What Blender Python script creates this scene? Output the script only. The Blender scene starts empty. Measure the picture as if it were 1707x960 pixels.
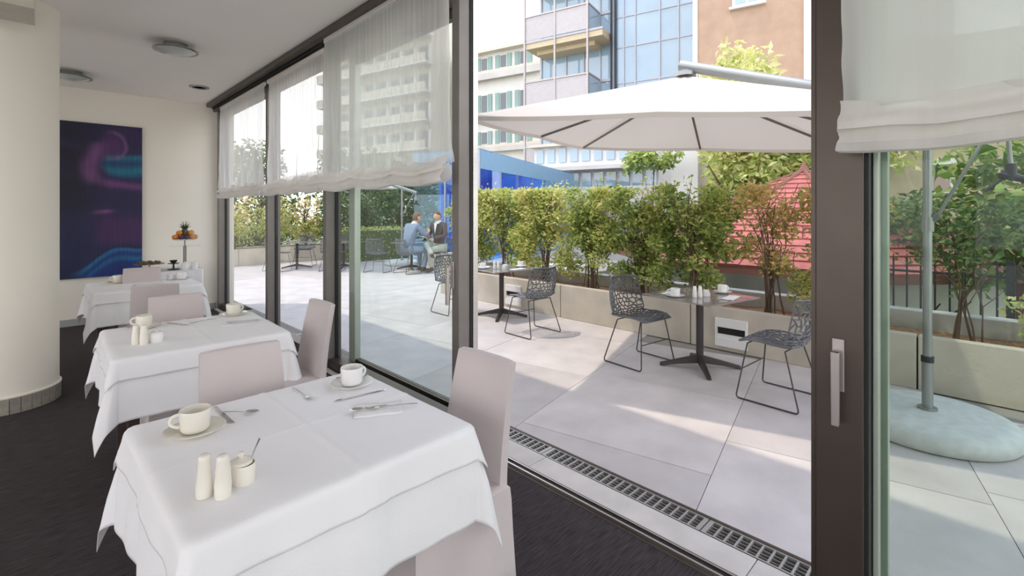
import bpy, bmesh, math, random
import numpy as np
from mathutils import Vector, Matrix, noise

RND = random.Random(7)
NPR = np.random.default_rng(11)
sc = bpy.context.scene
col = sc.collection
PI = math.pi

# ------------------------------------------------------------------ camera
cam_d = bpy.data.cameras.new('camera')
cam_d.sensor_width = 36.0
cam_d.lens = 16.87
cam_d.shift_y = -0.075
cam_d.clip_start = 0.02
cam_d.clip_end = 500
cam = bpy.data.objects.new('camera', cam_d)
cam.location = (0, 0, 1.5)
cam.rotation_euler = (PI / 2, 0, math.radians(-44.6))
col.objects.link(cam)
sc.camera = cam

# ------------------------------------------------------------------ sky, sun, exposure
world = bpy.data.worlds.new('sky')
sc.world = world
world.use_nodes = True
wn = world.node_tree
wn.nodes.clear()
w_out = wn.nodes.new('ShaderNodeOutputWorld')
w_bg = wn.nodes.new('ShaderNodeBackground')
w_tc = wn.nodes.new('ShaderNodeTexCoord')
w_sep = wn.nodes.new('ShaderNodeSeparateXYZ')
w_ramp = wn.nodes.new('ShaderNodeValToRGB')
w_ramp.color_ramp.elements[0].position = 0.0
w_ramp.color_ramp.elements[0].color = (1.0, 0.985, 0.985, 1)
w_ramp.color_ramp.elements[1].position = 1.0
w_ramp.color_ramp.elements[1].color = (0.36, 0.46, 0.70, 1)      # deeper blue overhead, as in a clear sky
w_mid = w_ramp.color_ramp.elements.new(0.45)
w_mid.color = (0.88, 0.90, 0.97, 1)
wn.links.new(w_tc.outputs['Generated'], w_sep.inputs[0])
wn.links.new(w_sep.outputs['Z'], w_ramp.inputs[0])
wn.links.new(w_ramp.outputs[0], w_bg.inputs[0])
w_bg.inputs[1].default_value = 1.25
wn.links.new(w_bg.outputs[0], w_out.inputs[0])

sun_d = bpy.data.lights.new('sun', 'SUN')
sun_d.energy = 1.0
sun_d.angle = math.radians(1.2)
sun_d.color = (1.0, 0.90, 0.74)
sun = bpy.data.objects.new('sun', sun_d)
col.objects.link(sun)
_to = Vector((-.28, .25, 1.0)).normalized()      # towards the sun: high, from over the building's own roof
sun.rotation_euler = _to.to_track_quat('Z', 'Y').to_euler()

sc.view_settings.view_transform = 'Standard'
sc.view_settings.look = 'None'
sc.view_settings.gamma = 1
sc.view_settings.use_curve_mapping = False
sc.view_settings.exposure = 1.14
sc.cycles.use_denoising = True
sc.cycles.max_bounces = 10
sc.cycles.diffuse_bounces = 6
sc.cycles.transparent_max_bounces = 24
sc.cycles.sample_clamp_indirect = 6

# ------------------------------------------------------------------ helpers
class MB:
    """collects shapes and links them as one mesh object"""
    def __init__(s): s.v = []; s.f = []
    def add(s, vs, fs):
        n = len(s.v); s.v += [tuple(p) for p in vs]; s.f += [tuple(i + n for i in f) for f in fs]; return s
    def box(s, x0, x1, y0, y1, z0, z1, M=None):
        vs = [(x, y, z) for z in (z0, z1) for y in (y0, y1) for x in (x0, x1)]
        if M is not None: vs = [M @ Vector(p) for p in vs]
        return s.add(vs, [(0, 2, 3, 1), (4, 5, 7, 6), (0, 1, 5, 4), (2, 6, 7, 3), (0, 4, 6, 2), (1, 3, 7, 5)])
    def taper(s, x, y, z0, z1, w0, d0, w1, d1):
        vs = [(x + a * w0 / 2, y + b * d0 / 2, z0) for b in (-1, 1) for a in (-1, 1)] + [(x + a * w1 / 2, y + b * d1 / 2, z1) for b in (-1, 1) for a in (-1, 1)]
        return s.add(vs, [(0, 2, 3, 1), (4, 5, 7, 6), (0, 1, 5, 4), (2, 6, 7, 3), (0, 4, 6, 2), (1, 3, 7, 5)])
    def tube(s, pts, r, n=8, cap=True, flat=1.0):
        pts = [Vector(p) for p in pts]
        rs = r if isinstance(r, (list, tuple)) else [r] * len(pts)
        vs = []; up = None
        for i, p in enumerate(pts):
            a = pts[max(i - 1, 0)]; b = pts[min(i + 1, len(pts) - 1)]
            t = (b - a).normalized()
            if up is None:
                up = Vector((0, 0, 1)) if abs(t.z) < .9 else Vector((1, 0, 0))
            x = t.cross(up)
            if x.length < 1e-4: x = t.cross(Vector((1, 0, 0)))
            x.normalize(); y = x.cross(t).normalized(); up = y
            vs += [p + x * math.cos(2 * PI * k / n) * rs[i] + y * math.sin(2 * PI * k / n) * rs[i] * flat for k in range(n)]
        fs = [(i * n + k, i * n + (k + 1) % n, (i + 1) * n + (k + 1) % n, (i + 1) * n + k) for i in range(len(pts) - 1) for k in range(n)]
        if cap: fs += [tuple(range(n))[::-1], tuple(range((len(pts) - 1) * n, len(pts) * n))]
        return s.add(vs, fs)
    def lathe(s, prof, n=24, c=(0, 0, 0), M=None):
        vs = [(c[0] + r * math.cos(2 * PI * k / n), c[1] + r * math.sin(2 * PI * k / n), c[2] + z) for r, z in prof for k in range(n)]
        if M is not None: vs = [M @ Vector(p) for p in vs]
        fs = [(i * n + k, i * n + (k + 1) % n, (i + 1) * n + (k + 1) % n, (i + 1) * n + k) for i in range(len(prof) - 1) for k in range(n)]
        if prof[0][0] > 1e-6: fs.append(tuple(range(n))[::-1])
        if prof[-1][0] > 1e-6: fs.append(tuple(range((len(prof) - 1) * n, len(prof) * n)))
        return s.add(vs, fs)
    def grid(s, fn, nu, nv):
        vs = [fn(i / (nu - 1), j / (nv - 1)) for j in range(nv) for i in range(nu)]
        return s.add(vs, [(j * nu + i, j * nu + i + 1, (j + 1) * nu + i + 1, (j + 1) * nu + i) for j in range(nv - 1) for i in range(nu - 1)])
    def prism(s, poly, z0, z1):
        n = len(poly)
        vs = [(x, y, z0) for x, y in poly] + [(x, y, z1) for x, y in poly]
        return s.add(vs, [tuple(range(n))[::-1], tuple(range(n, 2 * n))] + [(i, (i + 1) % n, n + (i + 1) % n, n + i) for i in range(n)])
    def mesh(s, name, mat, smooth=False):
        me = bpy.data.meshes.new(name); me.from_pydata(s.v, [], s.f)
        me.update()
        if mat: me.materials.append(mat)
        if smooth:
            me.polygons.foreach_set('use_smooth', [True] * len(me.polygons))
            me.set_sharp_from_angle(angle=math.radians(42))
        return me
    def build(s, name, mat, parent=None, smooth=False, loc=(0, 0, 0), rot=(0, 0, 0), bevel=0, solid=0, sub=0, recalc=False):
        me = s.mesh(name, mat, smooth)
        if recalc:
            bm = bmesh.new(); bm.from_mesh(me); bmesh.ops.remove_doubles(bm, verts=bm.verts, dist=1e-5); bmesh.ops.recalc_face_normals(bm, faces=bm.faces); bm.to_mesh(me); bm.free()
        return link(name, me, parent, loc, rot, bevel, solid, sub)

def link(name, me, parent=None, loc=(0, 0, 0), rot=(0, 0, 0), bevel=0, solid=0, sub=0):
    o = bpy.data.objects.new(name, me); col.objects.link(o)
    o.location = loc; o.rotation_euler = rot
    if parent: o.parent = parent
    if solid:
        m = o.modifiers.new('thick', 'SOLIDIFY'); m.thickness = solid; m.offset = 0
    if bevel:
        m = o.modifiers.new('soft', 'BEVEL'); m.width = bevel; m.segments = 2; m.limit_method = 'ANGLE'
    if sub:
        m = o.modifiers.new('sub', 'SUBSURF'); m.levels = sub; m.render_levels = sub
    return o

def box(name, mat, x0, x1, y0, y1, z0, z1, parent=None, bevel=0):
    return MB().box(x0, x1, y0, y1, z0, z1).build(name, mat, parent, bevel=bevel)

def tag(o, label=None, cat=None, group=None, kind=None):
    if label: o['label'] = label
    if cat: o['category'] = cat
    if group: o['group'] = group
    if kind: o['kind'] = kind
    return o

def thing(name, label, cat, loc=(0, 0, 0), rz=0, group=None):
    o = bpy.data.objects.new(name, None); col.objects.link(o)
    o.empty_display_size = .1
    o.location = loc; o.rotation_euler = (0, 0, rz)
    return tag(o, label, cat, group)

KIDS = {}
def copy_tree(o, parent=None):
    c = o.copy(); col.objects.link(c)
    if parent: c.parent = parent
    for ch in [x for x in bpy.data.objects if x.parent == o]: copy_tree(ch, c)
    return c

def dup(o, loc, rz, label=None, group=None):
    c = copy_tree(o); c.location = loc if len(loc) == 3 else (loc[0], loc[1], 0); c.rotation_euler = (0, 0, rz)
    if label: c['label'] = label
    if group: c['group'] = group
    return c

def struct(o, label=None):
    o['kind'] = 'structure'
    if label: o['label'] = label
    return o

# ------------------------------------------------------------------ materials
def new_mat(name):
    m = bpy.data.materials.new(name); m.use_nodes = True
    nt = m.node_tree; nt.nodes.clear()
    return m, nt, nt.nodes.new('ShaderNodeOutputMaterial')

def mat(name, c, rough=.6, metal=0, c2=None, scale=6, detail=4, stretch=(1, 1, 1), lo=.35, hi=.65, bump=0, bscale=60, rnd=0, spec=.5, sheen=0, coat=0, alpha=1):
    m, nt, out = new_mat(name)
    p = nt.nodes.new('ShaderNodeBsdfPrincipled')
    p.inputs['Roughness'].default_value = rough; p.inputs['Metallic'].default_value = metal
    p.inputs['Specular IOR Level'].default_value = spec
    p.inputs['Sheen Weight'].default_value = sheen
    p.inputs['Coat Weight'].default_value = coat
    nt.links.new(p.outputs[0], out.inputs[0])
    tc = nt.nodes.new('ShaderNodeTexCoord'); mp = nt.nodes.new('ShaderNodeMapping'); mp.inputs['Scale'].default_value = stretch
    nt.links.new(tc.outputs['Object'], mp.inputs[0])
    nz = nt.nodes.new('ShaderNodeTexNoise'); nz.inputs['Scale'].default_value = scale; nz.inputs['Detail'].default_value = detail
    nt.links.new(mp.outputs[0], nz.inputs['Vector'])
    rp = nt.nodes.new('ShaderNodeValToRGB')
    c2 = c2 or tuple(x * .93 for x in c)
    rp.color_ramp.elements[0].position = lo; rp.color_ramp.elements[0].color = (*c2, 1)
    rp.color_ramp.elements[1].position = hi; rp.color_ramp.elements[1].color = (*c, 1)
    nt.links.new(nz.outputs['Fac'], rp.inputs[0])
    src = rp.outputs[0]
    if rnd:
        oi = nt.nodes.new('ShaderNodeObjectInfo'); mr = nt.nodes.new('ShaderNodeMapRange')
        mr.inputs['To Min'].default_value = 1 - rnd; mr.inputs['To Max'].default_value = 1 + rnd * .5
        hs = nt.nodes.new('ShaderNodeHueSaturation')
        nt.links.new(oi.outputs['Random'], mr.inputs[0]); nt.links.new(mr.outputs[0], hs.inputs['Value']); nt.links.new(src, hs.inputs['Color'])
        src = hs.outputs[0]
    nt.links.new(src, p.inputs['Base Color'])
    if bump:
        n2 = nt.nodes.new('ShaderNodeTexNoise'); n2.inputs['Scale'].default_value = bscale; n2.inputs['Detail'].default_value = 3
        nt.links.new(mp.outputs[0], n2.inputs['Vector'])
        b = nt.nodes.new('ShaderNodeBump'); b.inputs['Strength'].default_value = bump; b.inputs['Distance'].default_value = .01
        nt.links.new(n2.outputs['Fac'], b.inputs['Height']); nt.links.new(b.outputs[0], p.inputs['Normal'])
    return m

def glass_mat(name, tint, refl=.045, edge=.75, alpha=None):
    m, nt, out = new_mat(name)
    tr = nt.nodes.new('ShaderNodeBsdfTransparent'); tr.inputs[0].default_value = (*tint, 1)
    gl = nt.nodes.new('ShaderNodeBsdfGlossy'); gl.inputs['Roughness'].default_value = .01; gl.inputs[0].default_value = (.95, 1, .98, 1)
    lw = nt.nodes.new('ShaderNodeLayerWeight'); lw.inputs[0].default_value = .5
    pw = nt.nodes.new('ShaderNodeMath'); pw.operation = 'POWER'; pw.inputs[1].default_value = 4.5
    ml = nt.nodes.new('ShaderNodeMath'); ml.operation = 'MULTIPLY_ADD'; ml.inputs[1].default_value = edge; ml.inputs[2].default_value = refl
    nt.links.new(lw.outputs['Facing'], pw.inputs[0]); nt.links.new(pw.outputs[0], ml.inputs[0])
    mx = nt.nodes.new('ShaderNodeMixShader')
    nt.links.new(ml.outputs[0], mx.inputs[0]); nt.links.new(tr.outputs[0], mx.inputs[1]); nt.links.new(gl.outputs[0], mx.inputs[2])
    nt.links.new(mx.outputs[0], out.inputs[0])
    return m

def fabric_mat(name, c, see=.3, trans=.45, threads=True):
    """sheer cloth: partly see-through weave, partly scattering light through"""
    m, nt, out = new_mat(name)
    tp = nt.nodes.new('ShaderNodeBsdfTransparent')
    df = nt.nodes.new('ShaderNodeBsdfDiffuse'); df.inputs[0].default_value = (*c, 1)
    tl = nt.nodes.new('ShaderNodeBsdfTranslucent'); tl.inputs[0].default_value = (*c, 1)
    m1 = nt.nodes.new('ShaderNodeMixShader'); m1.inputs[0].default_value = trans
    nt.links.new(df.outputs[0], m1.inputs[1]); nt.links.new(tl.outputs[0], m1.inputs[2])
    m2 = nt.nodes.new('ShaderNodeMixShader')
    nt.links.new(m1.outputs[0], m2.inputs[1]); nt.links.new(tp.outputs[0], m2.inputs[2])
    if threads:
        tc = nt.nodes.new('ShaderNodeTexCoord'); mp = nt.nodes.new('ShaderNodeMapping'); mp.inputs['Scale'].default_value = (1, 9, .25)
        nt.links.new(tc.outputs['Object'], mp.inputs[0])
        nz = nt.nodes.new('ShaderNodeTexNoise'); nz.inputs['Scale'].default_value = 4; nz.inputs['Detail'].default_value = 5
        nt.links.new(mp.outputs[0], nz.inputs['Vector'])
        mr = nt.nodes.new('ShaderNodeMapRange'); mr.inputs['From Min'].default_value = .3; mr.inputs['From Max'].default_value = .7
        mr.inputs['To Min'].default_value = see * .65; mr.inputs['To Max'].default_value = min(1, see * 1.35)
        nt.links.new(nz.outputs['Fac'], mr.inputs[0]); nt.links.new(mr.outputs[0], m2.inputs[0])
    else:
        m2.inputs[0].default_value = see
    nt.links.new(m2.outputs[0], out.inputs[0])
    return m

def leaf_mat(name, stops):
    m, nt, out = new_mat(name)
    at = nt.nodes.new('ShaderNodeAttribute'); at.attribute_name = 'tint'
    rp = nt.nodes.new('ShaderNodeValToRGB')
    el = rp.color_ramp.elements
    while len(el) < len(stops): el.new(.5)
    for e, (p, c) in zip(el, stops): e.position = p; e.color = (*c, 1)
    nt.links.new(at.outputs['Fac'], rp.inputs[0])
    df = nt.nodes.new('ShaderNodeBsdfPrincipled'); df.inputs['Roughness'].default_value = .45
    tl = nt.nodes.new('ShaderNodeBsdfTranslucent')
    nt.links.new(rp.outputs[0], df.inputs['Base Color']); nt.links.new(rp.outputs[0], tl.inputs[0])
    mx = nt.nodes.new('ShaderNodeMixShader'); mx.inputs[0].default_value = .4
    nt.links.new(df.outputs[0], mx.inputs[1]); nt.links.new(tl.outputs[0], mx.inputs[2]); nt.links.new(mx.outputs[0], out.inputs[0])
    return m

M = {}
M['plaster'] = mat('plaster', (.90, .85, .75), .85, c2=(.88, .83, .73), scale=2)
M['ceiling'] = mat('ceiling_paint', (.93, .88, .83), .9, c2=(.91, .86, .81), scale=1.5)
M['carpet'] = mat('carpet', (.080, .064, .066), .75, c2=(.016, .012, .013), scale=30, stretch=(.35, 6, 1), lo=.3, hi=.72, bump=.5, bscale=120, spec=.2, sheen=.03)
M['paving'] = mat('paving_stone', (.64, .585, .57), .55, c2=(.52, .475, .465), scale=3.2, detail=8, lo=.3, hi=.7, rnd=.10, bump=.12, bscale=45)
M['joint'] = mat('joint_mortar', (.30, .28, .25), .9)
M['sill_stone'] = mat('sill_stone', (.68, .63, .59), .5, c2=(.58, .54, .5), scale=5, rnd=.06)
M['concrete'] = mat('concrete', (.58, .52, .43), .85, c2=(.44, .395, .325), scale=2.2, detail=8, bump=.2, bscale=30, rnd=.05)
M['cap_stone'] = mat('cap_stone', (.52, .50, .46), .8, c2=(.38, .365, .34), scale=4, rnd=.06)
M['mulch'] = mat('mulch', (.42, .22, .11), .95, c2=(.20, .11, .06), scale=40, bump=1, bscale=60)
M['frame'] = mat('bronze_frame', (.105, .082, .068), .38, metal=.6, c2=(.095, .074, .062), spec=.6)
M['post'] = mat('lit_bronze_post', (.21, .19, .17), .42, metal=.3, c2=(.19, .17, .15), spec=.6)  # lighter copy of the frame bronze, the posts' lit tone in its colour
M['frame_in'] = mat('pale_seal_frame', (.50, .55, .47), .35, metal=.3)
M['seal'] = mat('rubber_seal', (.012, .014, .013), .6)
M['alu'] = mat('brushed_metal', (.62, .60, .57), .32, metal=1.0, stretch=(1, 1, 30), scale=3)
M['steel'] = mat('steel', (.72, .72, .72), .16, metal=1.0)
M['handle'] = mat('handle_metal', (.52, .47, .45), .38, metal=.8)
M['grate'] = mat('galvanised_grate', (.50, .49, .47), .45, metal=.7)
M['dark_gap'] = mat('dark_void', (.02, .018, .016), .9)
M['glass'] = glass_mat('window_glass', (.985, .995, .99), .012, .35)
M['glass_green'] = glass_mat('green_glass', (.94, .975, .955), .015, .35)
M['glass_shade'] = glass_mat('shade_tinted_glass', (.79, .84, .805), .010, .35)  # greenish tint, darkened further to hold the shade beyond this panel
M['glass_blue'] = glass_mat('blue_glass', (.52, .76, .97), .06, .5)
M['cloth'] = mat('white_tablecloth', (.86, .85, .86), .85, c2=(.83, .82, .83), scale=3, bump=.12, bscale=160, sheen=.25)
M['cloth2'] = mat('white_overlay_cloth', (.88, .87, .88), .85, c2=(.85, .84, .85), scale=3, bump=.1, bscale=200, sheen=.25)
M['cover'] = mat('chair_slipcover', (.60, .53, .52), .9, c2=(.565, .50, .49), scale=4, bump=.12, bscale=120, sheen=.3)
M['wood_dark'] = mat('dark_wood', (.05, .03, .022), .5)
M['china'] = mat('glazed_china', (.83, .79, .70), .18, c2=(.81, .77, .68), coat=.4)
M['china_w'] = mat('white_china', (.86, .85, .83), .18, coat=.4)
M['napkin'] = mat('paper_napkin', (.88, .87, .87), .9)
M['tile'] = mat('column_tile', (.40, .36, .31), .5, c2=(.30, .27, .23), scale=20, rnd=.18)
M['lamp_metal'] = mat('lamp_metal', (.30, .30, .29), .35, metal=.7)
M['lamp_glass'] = mat('lamp_frosted', (.55, .57, .53), .25, coat=.3)
M['shell'] = mat('chair_lattice', (.16, .165, .175), .45, c2=(.11, .115, .125), scale=10)
M['wire'] = mat('chair_wire', (.075, .07, .072), .4, metal=.5)
M['tablebase'] = mat('table_base', (.06, .048, .048), .45, metal=.4)
M['tabletop'] = mat('compact_tabletop', (.30, .27, .265), .22, c2=(.25, .22, .22), scale=5, coat=.5)
M['canopy'] = fabric_mat('parasol_fabric', (.72, .665, .61), .0, .24, False)
M['blind'] = fabric_mat('sheer_linen', (.92, .90, .86), .30, .55)
M['blind_dense'] = fabric_mat('dense_linen', (.82, .81, .76), .05, .5)
M['blind_fold'] = fabric_mat('gathered_linen', (.88, .85, .81), .06, .42)
M['mast'] = mat('mast_aluminium', (.34, .35, .34), .4, metal=.75)
M['rib'] = mat('rib_metal', (.22, .20, .18), .5, metal=.4)
M['black'] = mat('black_plastic', (.025, .025, .03), .45)
M['base_stone'] = mat('parasol_base_concrete', (.62, .63, .61), .75, c2=(.54, .55, .53), scale=14, bump=.15, bscale=90)
M['bark'] = mat('bark', (.17, .11, .075), .9, c2=(.09, .06, .04), scale=12, stretch=(1, 1, .2), bump=.6, bscale=40)
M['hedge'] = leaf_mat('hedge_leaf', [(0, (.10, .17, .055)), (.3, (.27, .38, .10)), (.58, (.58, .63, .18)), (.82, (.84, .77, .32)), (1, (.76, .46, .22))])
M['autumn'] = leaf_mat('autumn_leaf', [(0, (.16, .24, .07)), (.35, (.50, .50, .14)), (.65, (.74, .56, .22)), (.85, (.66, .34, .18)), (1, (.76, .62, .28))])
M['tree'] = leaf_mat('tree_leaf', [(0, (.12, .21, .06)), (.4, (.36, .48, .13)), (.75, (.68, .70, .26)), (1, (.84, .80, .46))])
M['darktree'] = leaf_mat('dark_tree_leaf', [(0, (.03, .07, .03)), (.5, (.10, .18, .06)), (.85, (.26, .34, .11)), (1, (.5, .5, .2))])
M['pinkbush'] = leaf_mat('blossom_leaf', [(0, (.20, .12, .10)), (.5, (.50, .36, .32)), (1, (.72, .62, .56))])
M['shingle'] = mat('red_shingle', (.46, .15, .13), .8, c2=(.36, .11, .095), scale=9, rnd=.18)
M['roof_trim'] = mat('roof_trim', (.20, .085, .06), .7)
M['hutwall'] = mat('hut_render', (.66, .67, .62), .85, c2=(.56, .57, .52), scale=3)
M['iron'] = mat('iron', (.03, .032, .035), .5, metal=.3)
M['ground'] = mat('garden_ground', (.24, .24, .15), .95, c2=(.13, .15, .07), scale=1.5)
M['peach'] = mat('peach_render', (.47, .325, .235), .9, c2=(.41, .28, .20), scale=2, detail=7)
M['white_wall'] = mat('white_render', (.80, .79, .77), .85, c2=(.74, .73, .71), scale=1)
M['grey_wall'] = mat('grey_render', (.60, .58, .56), .85, c2=(.53, .51, .49), scale=1)
M['tan'] = mat('tan_render', (.50, .42, .29), .9, c2=(.43, .36, .25), scale=2)
M['beige_wall'] = mat('beige_render', (.70, .63, .55), .85, c2=(.64, .57, .5), scale=1)
M['shutter'] = mat('green_shutter', (.30, .44, .40), .7, rnd=.12)
M['winpane'] = mat('dark_window_pane', (.12, .14, .16), .08, spec=.8)
M['skypane'] = mat('curtain_wall_pane', (.34, .48, .60), .05, c2=(.30, .44, .57), scale=.6, spec=1.0, rnd=.12, coat=.6)
M['mullion'] = mat('mullion', (.40, .41, .46), .4, metal=.4)
M['balcony_panel'] = mat('balcony_panel', (.50, .47, .48), .6, rnd=.08)
M['soffit'] = mat('balcony_soffit', (.66, .55, .38), .8)
M['rail'] = mat('rail', (.52, .47, .46), .5, metal=.3)
M['wood_chair'] = mat('walnut', (.10, .06, .04), .5)

# ------------------------------------------------------------------ the room
XF = 2.0       # inner face of the glazed front
HC = 3.12      # ceiling height
struct(box('floor', M['carpet'], -4.0, 1.955, -3.0, 8.5, -.1, 0))
struct(box('ceiling', M['ceiling'], -4.0, 2.0, -3.0, 8.5, HC, HC + .15))
struct(box('wall_back', M['plaster'], -4.2, 2.2, 8.5, 8.7, -.1, HC + .15))
struct(box('roof_overhang', M['white_wall'], 2.0, 2.22, -3.2, 8.7, HC, HC + .3))
# unseen far wall beyond the column, its three gaps added to bring in skylight
wl = struct(thing('wall_left', None, None))
for (y0, y1) in ((-3.2, -2.6), (.2, .6), (3.4, 3.8), (6.6, 8.5)): box('pier', M['plaster'], -4.25, -4.0, y0, y1, 0, HC, wl)
box('lintel', M['plaster'], -4.25, -4.0, -2.6, 6.6, 2.9, HC, wl); box('parapet', M['plaster'], -4.25, -4.0, -2.6, 6.6, -.1, .06, wl)
wr = struct(thing('wall_rear', None, None))  # unseen rear side, left open so that skylight fills the room
box('pier', M['plaster'], -4.2, -3.6, -3.2, -3.0, -.1, HC, wr); box('lintel', M['plaster'], -3.6, 2.2, -3.2, -3.0, 2.95, HC, wr)
for x in (-1.7, .2): box('post', M['frame'], x - .05, x + .05, -3.15, -3.05, 0, 2.95, wr)
bb = struct(box('baseboard_back', mat('baseboard_grey', (.42, .42, .41), .5), -4.0, 1.95, 8.48, 8.5, 0, .09))
# dropped beam by the column
struct(box('trim_beam', mat('beam_paint', (.60, .56, .46), .85), -2.6, -.02, 4.45, 4.85, 2.83, HC), 'dropped ceiling beam beside the round column')

# round column with a ring of small tiles
colm = thing('round_column', 'thick round cream column with a band of small tiles at its foot', 'column', (-.17, 5.42, 0))
colm['kind'] = 'structure'
MB().lathe([(.292, .10), (.292, 3.12)], 64).build('shaft', M['plaster'], colm, True)
MB().lathe([(.290, 0), (.290, .13)], 48).build('tile_bed', M['joint'], colm, True)
tile_me = MB().box(-.0285, .0285, 0, .013, 0, .118).mesh('tile', M['tile'])
NT = 31
for k in range(NT):
    a = 2 * PI * k / NT
    link('tile', tile_me, colm, (math.cos(a) * .289, math.sin(a) * .289, .0), (0, 0, a - PI / 2))
MB().lathe([(.306, .118), (.306, .128), (.29, .134)], 48).build('tile_bead', M['plaster'], colm, True)

# ---- glazed front
def post(name, y0, y1, x0=1.95, x1=2.10, z1=3.0, m='post', parent=None):
    return box(name, M[m], x0, x1, y0, y1, 0, z1, parent, bevel=.004)
tr = struct(thing('trim_1', None, None), 'dark curtain track and head frame along the ceiling edge')
box('head_profile', M['frame'], 1.90, 2.12, -2.9, 8.45, 3.02, HC, tr, bevel=.004)
box('track', M['frame'], 1.80, 1.87, 1.9, 8.4, 3.07, HC, tr, bevel=.003)
box('track_groove', M['seal'], 1.876, 1.894, -2.8, 8.4, 3.05, HC, tr)
tf = struct(thing('trim_2', None, None), 'metal sliding door track set in the floor')
box('rail_bed', M['frame'], 1.955, 2.045, -2.9, 8.45, -.08, .002, tf)
box('rail_ridge', M['alu'], 1.975, 1.985, -2.9, 8.45, .002, .016, tf)
box('rail_ridge', M['alu'], 2.018, 2.026, -2.9, 8.45, .002, .012, tf)
box('rail_slot', M['seal'], 1.99, 2.012, -2.9, 8.45, .0021, .004, tf)

def window(n, y0, y1, pane='glass', x=2.05, foot=.09, lab=None, posts=(True, True), w=.075):
    t = struct(thing('window_%d' % n, None, None), lab)
    g = box('pane', M[pane], x - .006, x + .006, y0 + .02, y1 - .02, foot, 2.98, t)
    box('bottom_rail', M['frame'], 1.97, 2.10, y0, y1, .004, foot, t, bevel=.004)
    box('top_rail', M['frame'], 1.97, 2.10, y0, y1, 2.95, 3.02, t, bevel=.004)
    for k, yy in enumerate((y0, y1 - w)):
        if posts[k]: post('frame_post', yy, yy + w, parent=t)
    for yy in (y0 + w + .002, y1 - w - .014) if all(posts) else (y0 + (w if posts[0] else 0) + .002, y1 - (w if posts[1] else 0) - .014):
        box('seal_strip', M['seal'], 2.035, 2.065, yy, yy + .012, foot, 2.96, t)
    return t
window(1, 6.15, 8.42, lab='tall window pane beside the back wall')
window(2, 4.50, 6.15, lab='tall window pane behind the second blind', posts=(True, False))
w3 = window(3, 2.47, 4.50, lab='tall glazed panel beside the open doorway', posts=(True, False))
w4 = window(4, -1.75, .30, 'glass_shade', lab='glazed panel behind the blind with a leaning parasol mast outside', posts=(True, False))
window(5, -2.95, -1.75, lab='glazed panel beside the rear of the room', posts=(True, False))
for yy in (2.462,): box('weather_strip', M['alu'], 2.06, 2.10, yy - .006, yy + .006, .02, 2.96, w3); box('weather_strip', M['seal'], 2.04, 2.055, yy, yy + .006, .02, 2.96, w3)
# light frame strips of the fixed panel beside the door stile
box('pale_profile', M['frame_in'], 2.02, 2.058, .284, .301, .09, 2.95, w4, bevel=.003)
box('pale_profile', M['frame_in'], 2.072, 2.11, .266, .301, .09, 2.95, w4, bevel=.003)
# sliding leaf pushed open behind the third panel
d1 = struct(thing('door_1', None, None), 'sliding glass door leaf pushed open')
box('pane', M['glass_green'], 2.155, 2.165, 2.72, 4.30, .1, 2.9, d1)
box('stile', M['frame_in'], 2.13, 2.19, 4.28, 4.40, .02, 2.98, d1, bevel=.004)
box('stile', M['frame'], 2.13, 2.19, 2.60, 2.72, .02, 2.98, d1, bevel=.004)
box('bottom_rail', M['frame'], 2.135, 2.185, 2.72, 4.28, .02, .10, d1); box('top_rail', M['frame'], 2.135, 2.185, 2.72, 4.28, 2.9, 2.98, d1)
# leaf stile at the doorway, with a lever handle
d2 = struct(thing('door_2', None, None), 'broad bronze door stile with a metal lever handle')
box('stile', M['frame'], 1.95, 2.08, .315, .455, .016, 3.02, d2, bevel=.005)
box('edge_bead', M['frame'], 1.955, 2.10, .455, .468, .016, 3.02, d2)
box('seal_strip', M['seal'], 1.965, 2.07, .303, .315, .016, 3.02, d2)
def lever(parent, x, y, z, s=-1, name='handle'):
    h = MB()
    h.box(x + s * .0, x + s * .009, y - .018, y + .018, z - .03, z + .15)
    o = h.build('handle_plate', M['handle'], parent, bevel=.003)
    g = MB()
    g.box(x + s * .009, x + s * .052, y - .013, y + .013, z + .085, z + .112)
    g.add([(x + s * .034, y - .013, z + .112), (x + s * .056, y - .013, z + .112), (x + s * .056, y + .013, z + .112), (x + s * .034, y + .013, z + .112),
           (x + s * .036, y - .011, z - .135), (x + s * .055, y - .011, z - .135), (x + s * .055, y + .011, z - .135), (x + s * .036, y + .011, z - .135)],
          [(0, 1, 2, 3), (4, 7, 6, 5), (0, 4, 5, 1), (1, 5, 6, 2), (2, 6, 7, 3), (3, 7, 4, 0)])
    g.build('lever', M['handle'], o, bevel=.003, recalc=False)
lever(d2, 1.95, .385, .915)
lever(w3, 1.95, 2.535, 1.02)

# threshold stones, drain channel and its lift-out grates
th = struct(thing('floor_threshold', None, None), 'pale stone threshold outside the sliding track')
edges_y = [-2.9 + 1.21 * k for k in range(10)]
edges_y = [-2.9, -1.7, -.49, .73, 1.94, 3.15, 4.36, 5.57, 6.78, 8.45]
for a, b in zip(edges_y, edges_y[1:]): box('threshold_stone', M['sill_stone'], 2.046, 2.205, a + .002, b - .002, -.05, .0, th, bevel=.002)
ch = struct(thing('drain_channel', None, None), 'drain channel along the glass front')
box('channel_bed', M['dark_gap'], 2.205, 2.34, -2.9, 8.45, -.09, -.05, ch)
box('channel_edge', M['frame'], 2.327, 2.345, -2.9, 8.45, -.06, .003, ch); box('channel_edge', M['frame'], 2.205, 2.209, -2.9, 8.45, -.06, .001, ch)
bar_me = MB().box(2.219, 2.318, -.0045, .0045, -.022, -.001).mesh('bar', M['grate'])
g0 = None
first_y = -.014
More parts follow.
